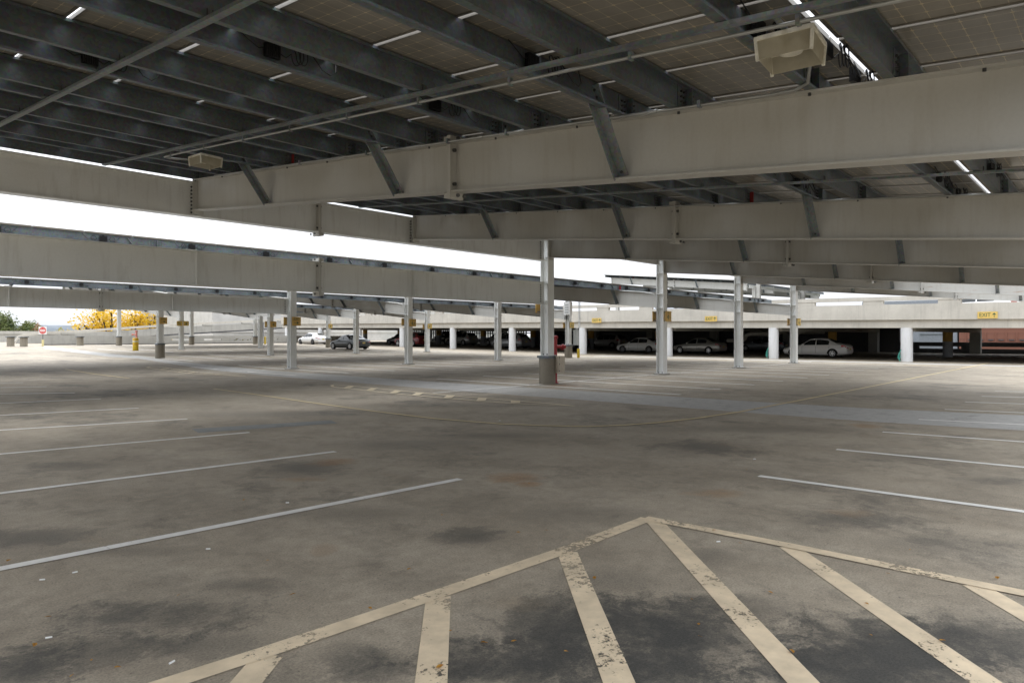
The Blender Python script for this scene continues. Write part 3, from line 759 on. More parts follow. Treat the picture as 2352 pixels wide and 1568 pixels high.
def inverter_ceiling_proto():
    b = MB(); b.box((-0.10, -0.06, -0.08), (0.10, -0.012, 0.08), 0)
    for i in range(7): b.box((-0.09+i*0.028, -0.075, -0.075), (-0.082+i*0.028, -0.059, 0.075), 0)
    o = b.build('microinverter', M['black'])
    c = MB()
    path = [(-0.45, -0.05, 0.12), (-0.35, -0.08, 0.03), (-0.2, -0.07, -0.03), (-0.1, -0.04, 0.02), (0.1, -0.04, 0.0), (0.17, -0.06, -0.04)]
    for k, (cx, r) in enumerate(((0.30, 0.13), (0.34, 0.11), (0.38, 0.12))):
        path += [(cx + r*0.5*math.cos(a), -0.08-0.02*k, 0.02 + r*math.sin(a)) for a in [math.pi*(1+i/7) for i in range(13)]]
    path += [(0.5, -0.06, 0.14), (0.56, -0.10, 0.04), (0.64, -0.14, -0.09), (0.75, -0.15, -0.13), (0.86, -0.12, -0.05), (0.92, -0.05, 0.14)]
    c.tube(path, 0.0065, 5)
    c.build('cable_loop', M['black'], o)
    return o
IG = 'microinverters clipped to the canopy purlins'
p0 = inverter_proto(); used = False
def place_inv(proto, x, y, z, label, first):
    o = proto if first else copy_tree(proto)
    o.location = (x, y, z); o.scale = (0.72, 0.8, 0.78) if proto is p0 else (0.7, 0.85, 0.72); tag(o, label, 'inverter', IG); return o
first = True
for lab, zt, y0, xa, xb in (('small black inverter with looped cables on the eave just beyond the nearest columns', zt2, 16.365, 3.0, 41),
                            ('tiny black inverter with cables on the eave above the left EXIT arrow column', zt3, 31.765, 1.2, 40),
                            ('tiny dark inverter box on the eave of the third canopy back', zt4, 47.165, 16.5, 40),
                            ('speck-like dark inverter box on the furthest canopy eave', zt5, 62.565, 23.5, 40)):
    x = xa
    while x < xb:
        place_inv(p0, x, y0-0.012, zt(y0)+0.13, lab, first); first = False; x += 1.86
pc = inverter_ceiling_proto(); first = True
ybot = {n: 1.68+PP*n for n in range(8)}
for x, y in ((4.72, 2.0), (5.35, 1.74), (6.05, 1.74), (7.2, 1.36), (4.4, 3.83), (3.0, 5.65), (2.1, 7.5), (4.9, 5.65), (9.0, 3.83), (10.6, 3.83), (10.8, 2.0), (7.6, 5.65), (12.2, 2.0), (10.4, 1.36), (13.5, 1.36)):
    place_inv(pc, x, y-0.015, zt1(y)+0.12, 'black inverter box with dangling cable loops on a purlin overhead', first); first = False

# ------------------------------------------------------------------ light fixtures under the canopy
def fixture(x, y, label):
    z = zt1(y)-0.05
    t = thing('canopy_light', label, 'ceiling light', (x, y, z), R(6)); t.scale = (0.75, 0.75, 0.8)
    w0, w1, h = 0.235, 0.222, 0.165
    m = MB()
    for k in range(4):
        a = Matrix.Rotation(k*math.pi/2, 4, 'Z')
        P = [(-w0, -w0, 0.0), (w0, -w0, 0.0), (w1, -w1, -h), (-w1, -w1, -h)]
        n = len(P); V = [a @ Vector(p) for p in P] + [a @ Vector((p[0]*0.98, p[1]+0.007, p[2])) for p in P]
        m.add(V, [tuple(range(n)), tuple(range(2*n-1, n-1, -1))] + [(i, n+i, n+(i+1) % n, (i+1) % n) for i in range(n)], 0)
    m.build('lens', M['lens_clear'], t)
    for sx, sy in ((1,1), (1,-1), (-1,1), (-1,-1)):
        m = MB(); m.bar((sx*(w0+0.002), sy*(w0+0.002), 0.0), (sx*(w1+0.002), sy*(w1+0.002), -h-0.012), (1,0,0), 0.026, 0.026); m.build('corner_rib', M['lens'], t)
    m = MB()
    for k in range(4):
        a = Matrix.Rotation(k*math.pi/2, 4, 'Z')
        m.obox(a @ Vector((0, -w0-0.004, 0.0)), a.to_3x3() @ Vector((w0+0.012, 0, 0)), a.to_3x3() @ Vector((0, 0.012, 0)), (0, 0, 0.016))
    m.build('rim', M['lens'], t)
    m = MB(); m.lathe([(0.0, -0.10), (0.07, -0.10), (0.10, -0.09), (0.11, -0.06), (0.105, -0.012), (0.0, -0.012)], (0,0,0), 20, 0); m.build('lamp_bowl', M['lens'], t)
    m = MB(); m.box((-0.225, -0.225, -0.012), (0.225, 0.225, 0.03), 0); m.build('housing', M['lens'], t)
    m = MB(); m.bar((-0.55, 0, 0.045), (0.55, 0, 0.045), (0,1,0), 0.042, 0.025); m.build('mounting_bar', M['galv_dark'], t)
    return t
fixture(4.62, 1.69, 'large square flared plastic light under the near panels at upper right')
fixture(4.72, 10.95, 'small looking square flared plastic light under the dark purlins at left')

# ------------------------------------------------------------------ signs on the columns
def arrow_mb(w, h, up):
    m = MB(); t = 0.002
    P = [(-0.04, -0.5), (0.04, -0.5), (0.04, 0.1), (0.28, 0.02), (0.0, 0.5), (-0.28, 0.02), (-0.04, 0.1)]
    if not up: P = [(b, -a) for a, b in P]
    m.add([(a*w, b*h, 0) for a, b in P], [tuple(range(len(P)))]); return m
FACE_Y = Matrix(((1,0,0,0),(0,0,-1,0),(0,1,0,0),(0,0,0,1)))       # x right, y up, faces -y
FACE_X = Matrix(((0,0,-1,0),(-1,0,0,0),(0,1,0,0),(0,0,0,1)))      # faces -x
def col_sign(x, y, z, texts, label, back=False, mat='sign_orange', arrow=False, w=0.46, h=0.42):
    s = 1 if back else -1
    t = thing('column_sign', label, 'sign', (x, y, z))
    m = MB(); m.box((-w/2, -0.006, -h/2), (w/2, 0.006, h/2)); m.build('sign_face', M[mat], t)
    b = MB()
    for zz in (-h*0.42, h*0.42): b.box((-0.17, 0.008 if not back else -0.10, zz-0.015), (0.17, 0.10 if not back else -0.008, zz+0.015))
    b.build('bracket', M['galv'], t)
    if not back:
        for (sx, sy, size, txt) in texts:
            lettering(txt, size, M['sign_green'], t, Matrix.Translation((sx*w, -0.0085, sy*h)) @ FACE_Y)
        if arrow:
            a = arrow_mb(0.26, 0.20, False).build('arrow', M['sign_green'], t); a.matrix_local = Matrix.Translation((0.0, -0.0095, -0.07)) @ FACE_Y
    return t
d_ = 0.155+0.01+0.102
def four(x, r, z, l2, label, mat='sign_orange', dx=0.08):
    col_sign(x+dx, ROW[r]-d_, z, [(0.0 if not l2 else -0.1, -0.1, 0.30, '4')] + ([(0.26, -0.05, 0.17, l2)] if l2 else []) + ([(-0.02, 0.36, 0.065, 'Silver')] if l2 else []), label, mat=mat)
four(24.8, 1, 2.38, 'c', 'amber square sign reading 4c on the column right of the nearest pier')
four(39.6, 1, 2.36, 'c', 'narrow looking yellow 4 sign on the column in front of the white sedan hood', 'sign_yellow')
four(24.0, 2, 2.30, 'd', 'amber square sign reading 4d on the column in front of the red crossover')
four(38.5, 2, 2.34, 'd', 'amber 4d sign on the pier column carrying electrical boxes', 'sign_yellow')
four(24.0, 3, 2.38, '', 'small amber 4 sign left of the EXIT arrow column')
four(38.5, 3, 2.40, 'f', 'bright yellow small 4f sign right of the 4d column', 'sign_yellow')
four(38.5, 4, 2.55, '', 'tiny yellow 4 sign above the far white sedan', 'sign_yellow')
four(24.0, 4, 2.62, '', 'yellow 4 sign, right one of the pair on the slim far left column', 'sign_yellow', 0.30)
col_sign(24.0-0.25, ROW[4]-d_, 2.62, [(0, 0.15, 0.12, 'EXIT')], 'yellow EXIT arrow sign, left one of the pair on the slim far left column', mat='sign_yellow', arrow=True)
col_sign(16.9+0.09, ROW[2]-d_, 2.27, [(0.02, 0.24, 0.155, 'EXIT')], 'amber EXIT sign with right arrow on the column ending the lower left girder', arrow=True)
col_sign(16.6+0.10, ROW[3]-d_, 2.52, [(0.02, 0.24, 0.155, 'EXIT')], 'amber EXIT sign with right arrow on the dark pier column at left', arrow=True)
for x, r, z, lab in ((17.39, 1, 2.55, 'edge-on amber sign bracketed behind the nearest pier column'), (24.8, 1, 2.38, 'edge-on amber sign behind the column that carries the 4c sign'),
                     (39.6, 1, 2.36, 'edge-on amber sign on the left of the column in front of the white sedan'), (24.0, 2, 2.34, 'edge-on amber sign on the left of the 4d column by the red crossover'),
                     (38.5, 2, 2.30, 'edge-on amber sign on the left of the electrical box column'), (16.9, 2, 2.27, 'edge-on amber sign left of the EXIT arrow sign'),
                     (38.5, 3, 2.35, 'edge-on small amber sign left of the bright yellow 4f sign'), (24.0, 3, 2.38, 'edge-on small amber sign beside the small 4 sign')):
    col_sign(x-0.05, ROW[r]+d_, z, [], lab, back=True)

# ------------------------------------------------------------------ things at the nearest pier
t = thing('standpipe', 'tall red standpipe with side hose valve behind the nearest concrete pier', 'standpipe', (17.86, 14.33, 0))
m = MB(); m.cyl((0,0,0), (0,0,1.56), 0.062, 18); m.lathe([(0.062,1.50),(0.085,1.505),(0.085,1.56),(0.07,1.585),(0.0,1.59)], (0,0,0), 18); m.cyl((0,0,0), (0,0,0.03), 0.11, 18); m.build('pipe', M['red_paint'], t)
m = MB(); m.cyl((0.02,-0.02,1.22), (0.14,-0.16,1.22), 0.05, 14); m.cyl((0.14,-0.16,1.22), (0.18,-0.205,1.22), 0.085, 16); m.cyl((0.18,-0.205,1.22), (0.23,-0.26,1.22), 0.06, 14); m.cyl((0.15,-0.17,1.12), (0.15,-0.17,1.14), 0.07, 12); m.cyl((0.15,-0.17,1.13), (0.15,-0.17,1.22), 0.02, 8)
m.build('hose_valve', M['red_paint'], t)
t = thing('junction_box', 'beige metal box strapped to the right of the nearest concrete pier', 'junction box', (17.58, 13.98, 0))
m = MB(); m.box((-0.06,-0.10,0.36), (0.22,0.10,0.92)); m.build('enclosure', M['beige_box'], t)
m = MB(); m.box((-0.055,-0.108,0.37), (0.215,-0.101,0.91))
for z in (0.42, 0.64, 0.86): m.box((-0.075,-0.112,z), (-0.055,-0.09,z+0.03), 1)
m.build('door', [M['beige_box'], M['bolt']], t)
# electrical equipment on the second-row pier column
x, y = 38.5, ROW[2]
t = thing('inverter_cabinet', 'white string inverter cabinet with cables high on the electrical box column', 'electrical cabinet', (x, y, 0))
m = MB(); m.box((-0.40,-0.45,3.05), (-0.14,0.12,3.95)); 
for i in range(4): m.box((-0.415,-0.30,3.2+i*0.17), (-0.402,0.02,3.28+i*0.17), 1)
m.build('cabinet', [M['sign_white'], M['grey_box']], t)
m = MB()
for k in range(3): m.tube([(-0.3, -0.3+k*0.2, 3.05), (-0.32, -0.3+k*0.2, 2.85-0.05*k), (-0.28, -0.2+k*0.2, 2.75-0.05*k), (-0.2, -0.05+k*0.1, 2.8), (-0.18, 0.0+k*0.05, 3.05)], 0.014, 6)
m.build('cable', M['black'], t)
t = thing('switch_box', 'tall grey switch box with conduits beside the electrical box pier', 'switch box', (x+0.42, y-0.3, 0))
m = MB(); m.box((-0.12,-0.2,0.9), (0.14,0.1,2.0)); m.build('enclosure', M['grey_box'], t)
m = MB()
for k in range(3): m.tube([(0.0+k*0.09, -0.05, 2.0), (0.05+k*0.09, -0.05, 2.1), (0.32+k*0.09, -0.05, 2.15), (0.32+k*0.09, -0.05, 4.6)], 0.018, 6)
m.build('conduit', M['conduit'], t)
t = tag(None or MB().build('tmp', M['black']), 'x', 'y'); bpy.data.objects.remove(t)
def guard(x, y, h, lab):
    m = MB(); m.cyl((0,0,0), (0,0,h), 0.10, 16); m.lathe([(0.10,h),(0.085,h+0.03),(0.0,h+0.045)], (0,0,0), 16)
    o = m.build('guard_post', M['yellow_paint']); o.location = (x, y, g(y)); tag(o, lab, 'guard post')
guard(38.95, 29.15, 0.62, 'short yellow guard post at the foot of the electrical box pier')
guard(39.4, 75.3, 0.85, 'yellow guard post at the far pier with the cabinet by the ramp')
t = thing('service_cabinet', 'blue grey cabinet fixed beside the far pier column by the ramp', 'electrical cabinet', (39.0, 75.5, g(75.5)))
m = MB(); m.box((-0.25,-0.2,0.9), (0.25,0.2,2.6)); m.build('enclosure', M['grey_box'], t)
m = MB(); m.box((-0.23,-0.215,0.95), (0.23,-0.202,2.55)); m.build('door', M['metal_wall'], t)

# barrel bollard with hydrant pipe
t = thing('barrel_bollard', 'yellow barrel bollard with red bands far left on the open deck', 'bollard', (20.2, 60.0, g(60)))
m = MB(); m.lathe([(0.20,0.0),(0.215,0.02),(0.215,1.0),(0.19,1.03),(0.0,1.035)], (0,0,0), 24); m.build('barrel', M['yellow_paint'], t)
for z in (0.49, 0.90):
    m = MB(); m.lathe([(0.2165,z),(0.219,z+0.005),(0.219,z+0.025),(0.2165,z+0.03)], (0,0,0), 24); m.build('band', M['sign_red'], t)
m = MB(); m.lathe([(0.2165,0.70),(0.218,0.705),(0.218,0.775),(0.2165,0.78)], (0,0,0), 24); m.build('reflector', M['sign_white'], t)
t = thing('hydrant_pipe', 'faded red hydrant pipe rising behind the yellow barrel bollard', 'standpipe', (20.42, 60.45, g(60.4)))
m = MB(); m.cyl((0,0,0), (0,0,1.62), 0.075, 14); m.cyl((0,0,1.54), (0,0,1.63), 0.11, 14); m.cyl((-0.24,0.18,1.30), (0,0,1.30), 0.06, 10); m.cyl((-0.28,0.21,1.30), (-0.22,0.165,1.30), 0.085, 10); m.build('pipe', M['pink_paint'], t)

# do-not-enter sign
t = thing('road_sign', 'white square sign with red disc and white bar on a yellow-sleeved post, far left', 'road sign', (17.5, 76.0, g(76)))
m = MB(); m.cyl((0,0,0), (0,0,1.9), 0.03, 10); m.build('post', M['bolt'], t)
m = MB(); m.cyl((0,0,0), (0,0,0.62), 0.10, 16); m.build('post_sleeve', simple('pale_yellow_sleeve', (0.66, 0.58, 0.30), 0.5), t)
th = math.atan2(-0.69*RT[1]-FW[1], -0.69*RT[0]-FW[0])+0  # faces the aisle
Ms = Matrix.Rotation(R(-32), 4, 'Z')
m = MB(); m.box((-0.33,-0.045,1.12), (0.33,-0.035,1.86)); o = m.build('sign_board', M['sign_white'], t); o.matrix_local = Ms
m = MB(); m.add([(0.29*math.cos(a), -0.049, 1.49+0.33*math.sin(a)) for a in [2*math.pi*i/28 for i in range(28)]], [tuple(range(28))]); o = m.build('red_disc', M['sign_red'], t); o.matrix_local = Ms
m = MB(); m.add([(-0.22,-0.053,1.43),(0.22,-0.053,1.43),(0.22,-0.053,1.55),(-0.22,-0.053,1.55)], [(0,1,2,3)]); o = m.build('white_bar', M['sign_white'], t); o.matrix_local = Ms
for s, z in (('DO NOT', 1.67), ('ENTER', 1.31)): lettering(s, 0.11, M['sign_white'], t, Ms @ Matrix.Translation((0,-0.053,z)) @ FACE_Y)

# ------------------------------------------------------------------ parapets, ramp
def parapet(x0, x1, y, h, label, name='parapet_wall', slots=True, thick=0.22, mat='concrete_grey', slotrange=None):
    z = g(y); m = MB()
    m.box((x0, y, z+0.08), (x1, y+thick, z+h*0.42)); m.box((x0, y+0.01, z-0.3), (x1, y+thick-0.01, z+0.08), 1)
    m.box((x0, y, z+h*0.62), (x1, y+thick, z+h))
    x = x0; step = 3.6
    while x < x1:
        e = min(x+step, x1)
        solid = 1.5 if slots and (slotrange is None or slotrange[0] < x < slotrange[1]) else step
        m.box((x, y+0.003, z+h*0.42), (min(x+solid, e), y+thick-0.003, z+h*0.62)); x += step
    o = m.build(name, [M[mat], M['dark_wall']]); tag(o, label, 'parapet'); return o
parapet(18.4, 45.5, 80.0, 0.93, 'long low grey concrete parapet with slots behind the far left piers', slotrange=(29, 46))
t = thing('ramp', 'concrete car ramp with slotted railing climbing right behind the far parapet', 'ramp')
pts = [(17.6, 0.75), (18.1, 1.55), (18.7, 1.78), (20, 1.97), (22, 2.12), (24.4, 2.25), (33.6, 3.0), (43.8, 3.63), (51.4, 4.15), (60, 4.7)]
def band(mb, lo, hi, y, th, xa=0, mi=0):
    for (xa_, za), (xb, zb) in zip(pts, pts[1:]):
        V = [(xa_, y, za+lo), (xb, y, zb+lo), (xb, y+th, zb+lo), (xa_, y+th, za+lo), (xa_, y, za+hi), (xb, y, zb+hi), (xb, y+th, zb+hi), (xa_, y+th, za+hi)]
        mb.add(V, [(3,2,1,0),(4,5,6,7),(0,1,5,4),(1,2,6,5),(2,3,7,6),(3,0,4,7)], mi)
def ztop(x):
    for (xa, za), (xb, zb) in zip(pts, pts[1:]):
        if xa <= x <= xb: return za + (zb-za)*(x-xa)/(xb-xa)
    return pts[-1][1]
m = MB(); band(m, -0.26, 0.0, 88.0, 0.25); m.build('top_rail', M['concrete'], t)
m = MB(); band(m, -1.25, -0.40, 88.04, 0.2)
x = 22.0
while x < 60: z = ztop(x); m.box((x, 87.99, z-0.41), (x+1.3, 88.24, z-0.25)); x += 5.2
m.build('parapet_panel', M['concrete_grey'], t)  # greyer tone stands in for the shadow below the top rail
m = MB(); band(m, -1.43, -1.25, 88.05, 7.0); m.build('ramp_slab', M['dark_wall'], t)  # shade of the underside is put into this dark tone
o = MB(); o.box((-12, 106, -2), (32, 106.3, 1.75)); o.box((-12, 105.9, 1.75), (32, 106.4, 2.15)); o = o.build('boundary_wall', M['concrete']); tag(o, 'pale far wall under the green trees at the left edge', 'wall')

# ------------------------------------------------------------------ parking garage on the right
GX, GB = 46.5, 72.0
soff = lambda y: 2.05 + 0.0074*(y-10)
G = thing('parking_garage', 'pale concrete parking garage level with white round columns and dark interior', 'parking garage')
YA, YB = -14.0, 84.0
def slab(mb, xa, xb, ya, yb, za, zb, mi=0):
    """sloping box that follows the soffit; za/zb offsets from it"""
    V = [(x, y, soff(y)+dz) for dz in (za, zb) for x, y in ((xa,ya),(xb,ya),(xb,yb),(xa,yb))]
    mb.add(V, [(3,2,1,0),(4,5,6,7),(0,1,5,4),(1,2,6,5),(2,3,7,6),(3,0,4,7)], mi)
m = MB(); slab(m, GX-0.10, GX+0.55, YA, YB, 0.0, 0.49); m.build('edge_beam', M['concrete'], G)
m = MB(); slab(m, GX-0.28, GX-0.02, YA, YB, 0.494, 1.43)
YC = [10.1+8.1*k for k in range(-3, 10)]
y = YA+1.0
while y < YB-2: slab(m, GX-0.285, GX-0.015, y, y+1.15, 1.43, 1.66); y += 4.05
m.build('parapet_panel', M['concrete'], G)
m = MB(); slab(m, GX-0.32, GX+0.02, YA, YB, 1.66, 1.90); m.build('parapet_rail', M['concrete'], G)
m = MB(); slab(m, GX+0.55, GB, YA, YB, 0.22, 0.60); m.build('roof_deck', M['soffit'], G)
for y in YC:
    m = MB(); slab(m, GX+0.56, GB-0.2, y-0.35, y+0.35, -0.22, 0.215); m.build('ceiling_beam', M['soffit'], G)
    if YA < y < YB:
        z = g(y); m = MB(); m.cyl((GX+0.1, y, z-0.02), (GX+0.1, y, soff(y)+0.0), 0.325, 26); m.build('round_column', M['white_column'], G)
        m = MB(); zz = z+1.15; m.cyl((GX+12.5, y, z-0.02), (GX+12.5, y, zz), 0.33, 20, 0); m.cyl((GX+12.5, y, zz), (GX+12.5, y, soff(y)-0.21), 0.33, 20, 1, caps=False)
        m.build('inner_column', [M['grey_paint'], M['ochre_paint']], G)
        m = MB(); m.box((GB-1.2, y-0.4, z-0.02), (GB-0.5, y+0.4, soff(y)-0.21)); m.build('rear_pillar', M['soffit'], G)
# rear: closed wall, open parapet towards the brick building
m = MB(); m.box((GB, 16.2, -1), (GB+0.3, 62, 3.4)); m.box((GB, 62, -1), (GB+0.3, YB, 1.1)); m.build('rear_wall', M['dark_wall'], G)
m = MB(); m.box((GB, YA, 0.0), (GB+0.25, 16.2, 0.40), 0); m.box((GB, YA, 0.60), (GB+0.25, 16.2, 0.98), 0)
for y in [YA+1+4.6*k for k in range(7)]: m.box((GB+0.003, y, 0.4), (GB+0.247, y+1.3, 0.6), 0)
m.build('rear_parapet', M['dark_wall'], G)  # dark tone paints in the shadow on this parapet
# far end: slotted grille with daylight behind
m = MB(); z0 = g(YB)
m.box((GX+0.6, YB, z0), (GX+12, YB+0.2, z0+0.85)); m.box((GX+19, YB, z0), (GB+0.3, YB+0.2, z0+0.9)); m.box((GX+24.2, YB, z0+0.9), (GB+0.3, YB+0.2, 3.0))
m.build('end_wall', M['concrete_grey'], G)
m = MB()
for i in range(14): m.box((GX+19.2+i*0.46, YB-0.1, z0+0.9), (GX+19.2+i*0.46+0.20, YB, 2.95))
for i in range(44): m.box((GB+0.02, 63.0+i*0.47, z0+0.4), (GB+0.12, 63.0+i*0.47+0.20, 2.95))
for z in (1.85, 2.15, 2.45): m.box((GX+19.2, YB-0.12, z), (GB, YB+0.02, z+0.13)); m.box((GB, 62.2, z), (GB+0.1, YB-0.13, z+0.13))
m.build('grille', M['dark_wall'], G)
m = MB(); m.tube([(55.5, 21.5, 1.72), (55.5, 23.6, 1.72), (55.6, 24.0, 1.60), (55.7, 24.2, 1.3), (56.0, 24.6, 1.15), (56.3, 26, 1.15)], 0.16, 10)
for y in (18.6, 20.1): m.tube([(58, y, 1.85), (54, y+0.4, 1.85), (53.4, y+0.45, 1.75), (53.3, y+0.45, 1.55)], 0.14, 10)
m.build('drain_pipe', M['soffit'], G)
def exit_sign(y, z, label, up=True):
    t = thing('exit_sign', label, 'sign', (GX-0.30, y, z))
    m = MB(); m.box((-0.03, -0.47, -0.19), (0.0, 0.47, 0.19)); m.build('sign_face', M['sign_yellow'], t)
    lettering('EXIT', 0.31, M['sign_green'], t, Matrix.Translation((-0.034, 0.12, 0.0)) @ FACE_X, sx=0.85)
    a = arrow_mb(0.36, 0.27, True).build('arrow', M['sign_green'], t); a.matrix_local = Matrix.Translation((-0.034, -0.31, 0.0)) @ FACE_X
exit_sign(6.0, 2.74, 'yellow EXIT up-arrow sign at the right end of the garage parapet')
exit_sign(22.6, 2.80, 'yellow EXIT up-arrow sign on the garage parapet above the silver sedan')
exit_sign(32.7, 2.83, 'yellow EXIT sign on the garage parapet peeking out left of the nearest column')
exit_sign(72.5, 3.10, 'small yellow EXIT sign far left on the garage parapet above the white sedan')
# teal hoses hung at the feet of two round columns
for y, lab in ((10.1, 'teal hose bundle tied to the rightmost white round column'), (18.2, 'teal hose bundle tied to the chipped white round column left of the white sedan')):
    m = MB()
    m.tube([(GX-0.20, y+0.24, 0.75), (GX-0.22, y+0.30, 0.6), (GX-0.23, y+0.38, 0.42), (GX-0.22, y+0.41, 0.2), (GX-0.24, y+0.33, 0.12), (GX-0.22, y+0.28, 0.3), (GX-0.22, y+0.30, 0.5), (GX-0.24, y+0.36, 0.3), (GX-0.23, y+0.34, 0.1), (GX-0.25, y+0.27, 0.03)], 0.022, 7)
    tag(m.build('hose', M['teal']), lab, 'hose')

# ------------------------------------------------------------------ canopies on the garage roof
UZ = 2.95
for k, (yl, lab) in enumerate(((25.8, 'pale solar canopy on the garage roof, its panel edge standing out above the parapet'), (10.4, 'pale solar canopy on the garage roof behind the right end of the parapet'))):
    zlo = 3.35+UZ
    T, ztu, _ = canopy(lab, 59.5, 84.0, yl, zlo, [60.2, 66.5, 73.0, 79.5], 0, 8 if k == 0 else 7, yl+15.0, gap0=yl+1.0 if k == 0 else yl+1.75, single=lambda x, y: False, group='solar canopies on the garage roof',
                       struts=[(60.3, 79.4, yl+15.0, zlo+SL*15), (60.3, 79.4, yl, zlo-0.1)], braces=True)
    for x in (61.5, 73.0):
        for y in (yl, yl+15.0):
            h = zlo + SL*(y-yl); m = MB(); m.box((x-0.16, y-0.16, UZ-0.4), (x+0.16, y+0.16, h-0.1)); m.build('post', M['white_steel_shaded'], T)

# ------------------------------------------------------------------ neighbouring buildings
t = thing('pale_building', 'large plain pale building wall behind the ramp and the far end of the garage', 'building')
m = MB(); m.box((42.8, 97, -9), (110, 125, 8.2)); m.build('wall', M['wall_pale'], t)
m = MB()
for z in (2.0, 4.9): m.box((42.75, 96.93, z), (110, 96.995, z+0.07))
m.build('string_course', M['concrete'], t)
m = MB(); m.box((42.6, 96.8, 8.2), (110.2, 125.2, 8.6)); m.build('roof_edge', M['concrete'], t)
t = thing('brick_building', 'red brick building with ribbed band seen through the right end of the garage', 'building')
m = MB(); m.box((98, -30, -9), (120, 15.6, 7)); m.build('wall', M['brick'], t)
m = MB()
m.box((97.93, -15, 0.45), (97.997, 15.3, 0.55))
for i in range(30): m.box((97.93, 15.0-i*1.0-0.16, 0.55), (97.995, 15.0-i*1.0, 2.0))
m.build('brick_band', M['brick'], t)
m = MB()
for i in range(30): m.box((97.9, 14.9-i*1.0-0.75, 1.0), (97.99, 14.9-i*1.0-0.25, 1.12))
m.build('dark_reveal', M['dark_wall'], t)
t = thing('metal_shed', 'grey metal clad building beside the red brick one, seen under the garage', 'building')
m = MB(); m.box((98, 15.8, -9), (115, 26.5, 6)); m.build('wall', M['metal_wall'], t)
m = MB()
for i in range(26): m.box((97.95, 15.9+i*0.4, 0.0), (97.995, 15.98+i*0.4, 6))
m.build('wall_rib', M['metal_wall'], t)
m = MB(); m.box((92, 15.9, -1), (94, 18.6, 1.75)); m.box((91.9, 15.8, 1.75), (94.1, 18.7, 1.85)); tag(m.build('roof_unit', M['metal_wall']), 'pale grey boxy roof equipment in front of the metal clad building', 'roof equipment')

# ------------------------------------------------------------------ hills and trees
m = MB(); rng = random.Random(5)
def ridge(d, a0, a1, h0, seed, n=90):
    r = random.Random(seed); V = []
    ph = [r.uniform(0, 6) for _ in range(5)]
    for i in range(n+1):
        a = a0 + (a1-a0)*i/n; h = h0*(0.85 + 0.10*math.sin(3+9*i/n+ph[0]) + 0.06*math.sin(31*i/n+ph[1]) + 0.03*math.sin(77*i/n+ph[2])) + r.uniform(-0.5, 0.5)
        for dd, hh in ((d, -12), (d*1.02, h*0.7), (d*1.05, h), (d*1.3, h*0.6), (d*1.5, -12)): V.append((dd*math.cos(a), dd*math.sin(a), hh))
    m.add(V, [(5*i+j, 5*(i+1)+j, 5*(i+1)+j+1, 5*i+j+1) for i in range(n) for j in range(4)], 0, True)
ridge(1500, R(65), R(100), 27, 2)
struct(m.build('hills', M['hill']))

def tree(x, y, zb, h, cr, leafmat, label, n=2600, seed=1, leaf=0.28, flat=0.75, name='autumn_tree', zr=(0.42, 0.90)):
    r = random.Random(seed); t = thing(name, label, 'tree', (x, y, zb))
    m = MB(); m.tube([(0,0,-1), (0.1,0,h*0.2), (0.05,0.1,h*0.4), (0.2,0.1,h*0.62)], h*0.022, 8)
    clumps = []
    nl = 34 if zr[0] > 0.5 else 18
    for i in range(nl):
        a = 2*math.pi*i/nl + r.uniform(-0.3, 0.3); zz = h*r.uniform(*zr); rr = cr*r.uniform(0.35, 1.0)*math.sqrt(max(0.12, 1-((zz/h-(0.25*zr[1]+0.75*zr[0]))/(0.85*(zr[1]-zr[0])+0.1))**2))
        e = Vector((rr*math.cos(a), rr*math.sin(a), zz)); s = Vector((0.1, 0.05, h*r.uniform(0.25, 0.5)))
        m.tube([s, s.lerp(e, 0.5)+Vector((0,0,h*0.03)), e], h*0.008, 5)
        for k in range(4):
            q = s.lerp(e, r.uniform(0.5, 1.08)) + Vector((r.uniform(-1,1), r.uniform(-1,1), r.uniform(-0.6,0.6)))*cr*0.16
            clumps.append((q, min(2.2, cr*r.uniform(0.16, 0.34))))
    m.build('trunk', M['bark'], t)
    L_ = MB()
    for i in range(n):
        c, rad = clumps[r.randrange(len(clumps))]
        d = Vector((r.gauss(0,1), r.gauss(0,1), r.gauss(0,flat)))*rad*0.55
        p = c + d; s = leaf*r.uniform(0.5, 1.3)
        u = Vector((r.gauss(0,1), r.gauss(0,1), r.gauss(0,0.6))).normalized(); v = u.orthogonal().normalized()
        v = (v*math.cos(1.1*i) + u.cross(v)*math.sin(1.1*i))
        L_.add([p-u*s*0.5, p+v*s*0.3, p+u*s*0.5, p-v*s*0.3], [(0,1,2,3)])
    L_.build('crown', M[leafmat], t)
    return t
def at_px(px, depth):
    k = (px-1176)/1560.0; return (depth*(FW[0]+k*RT[0]), depth*(FW[1]+k*RT[1]))
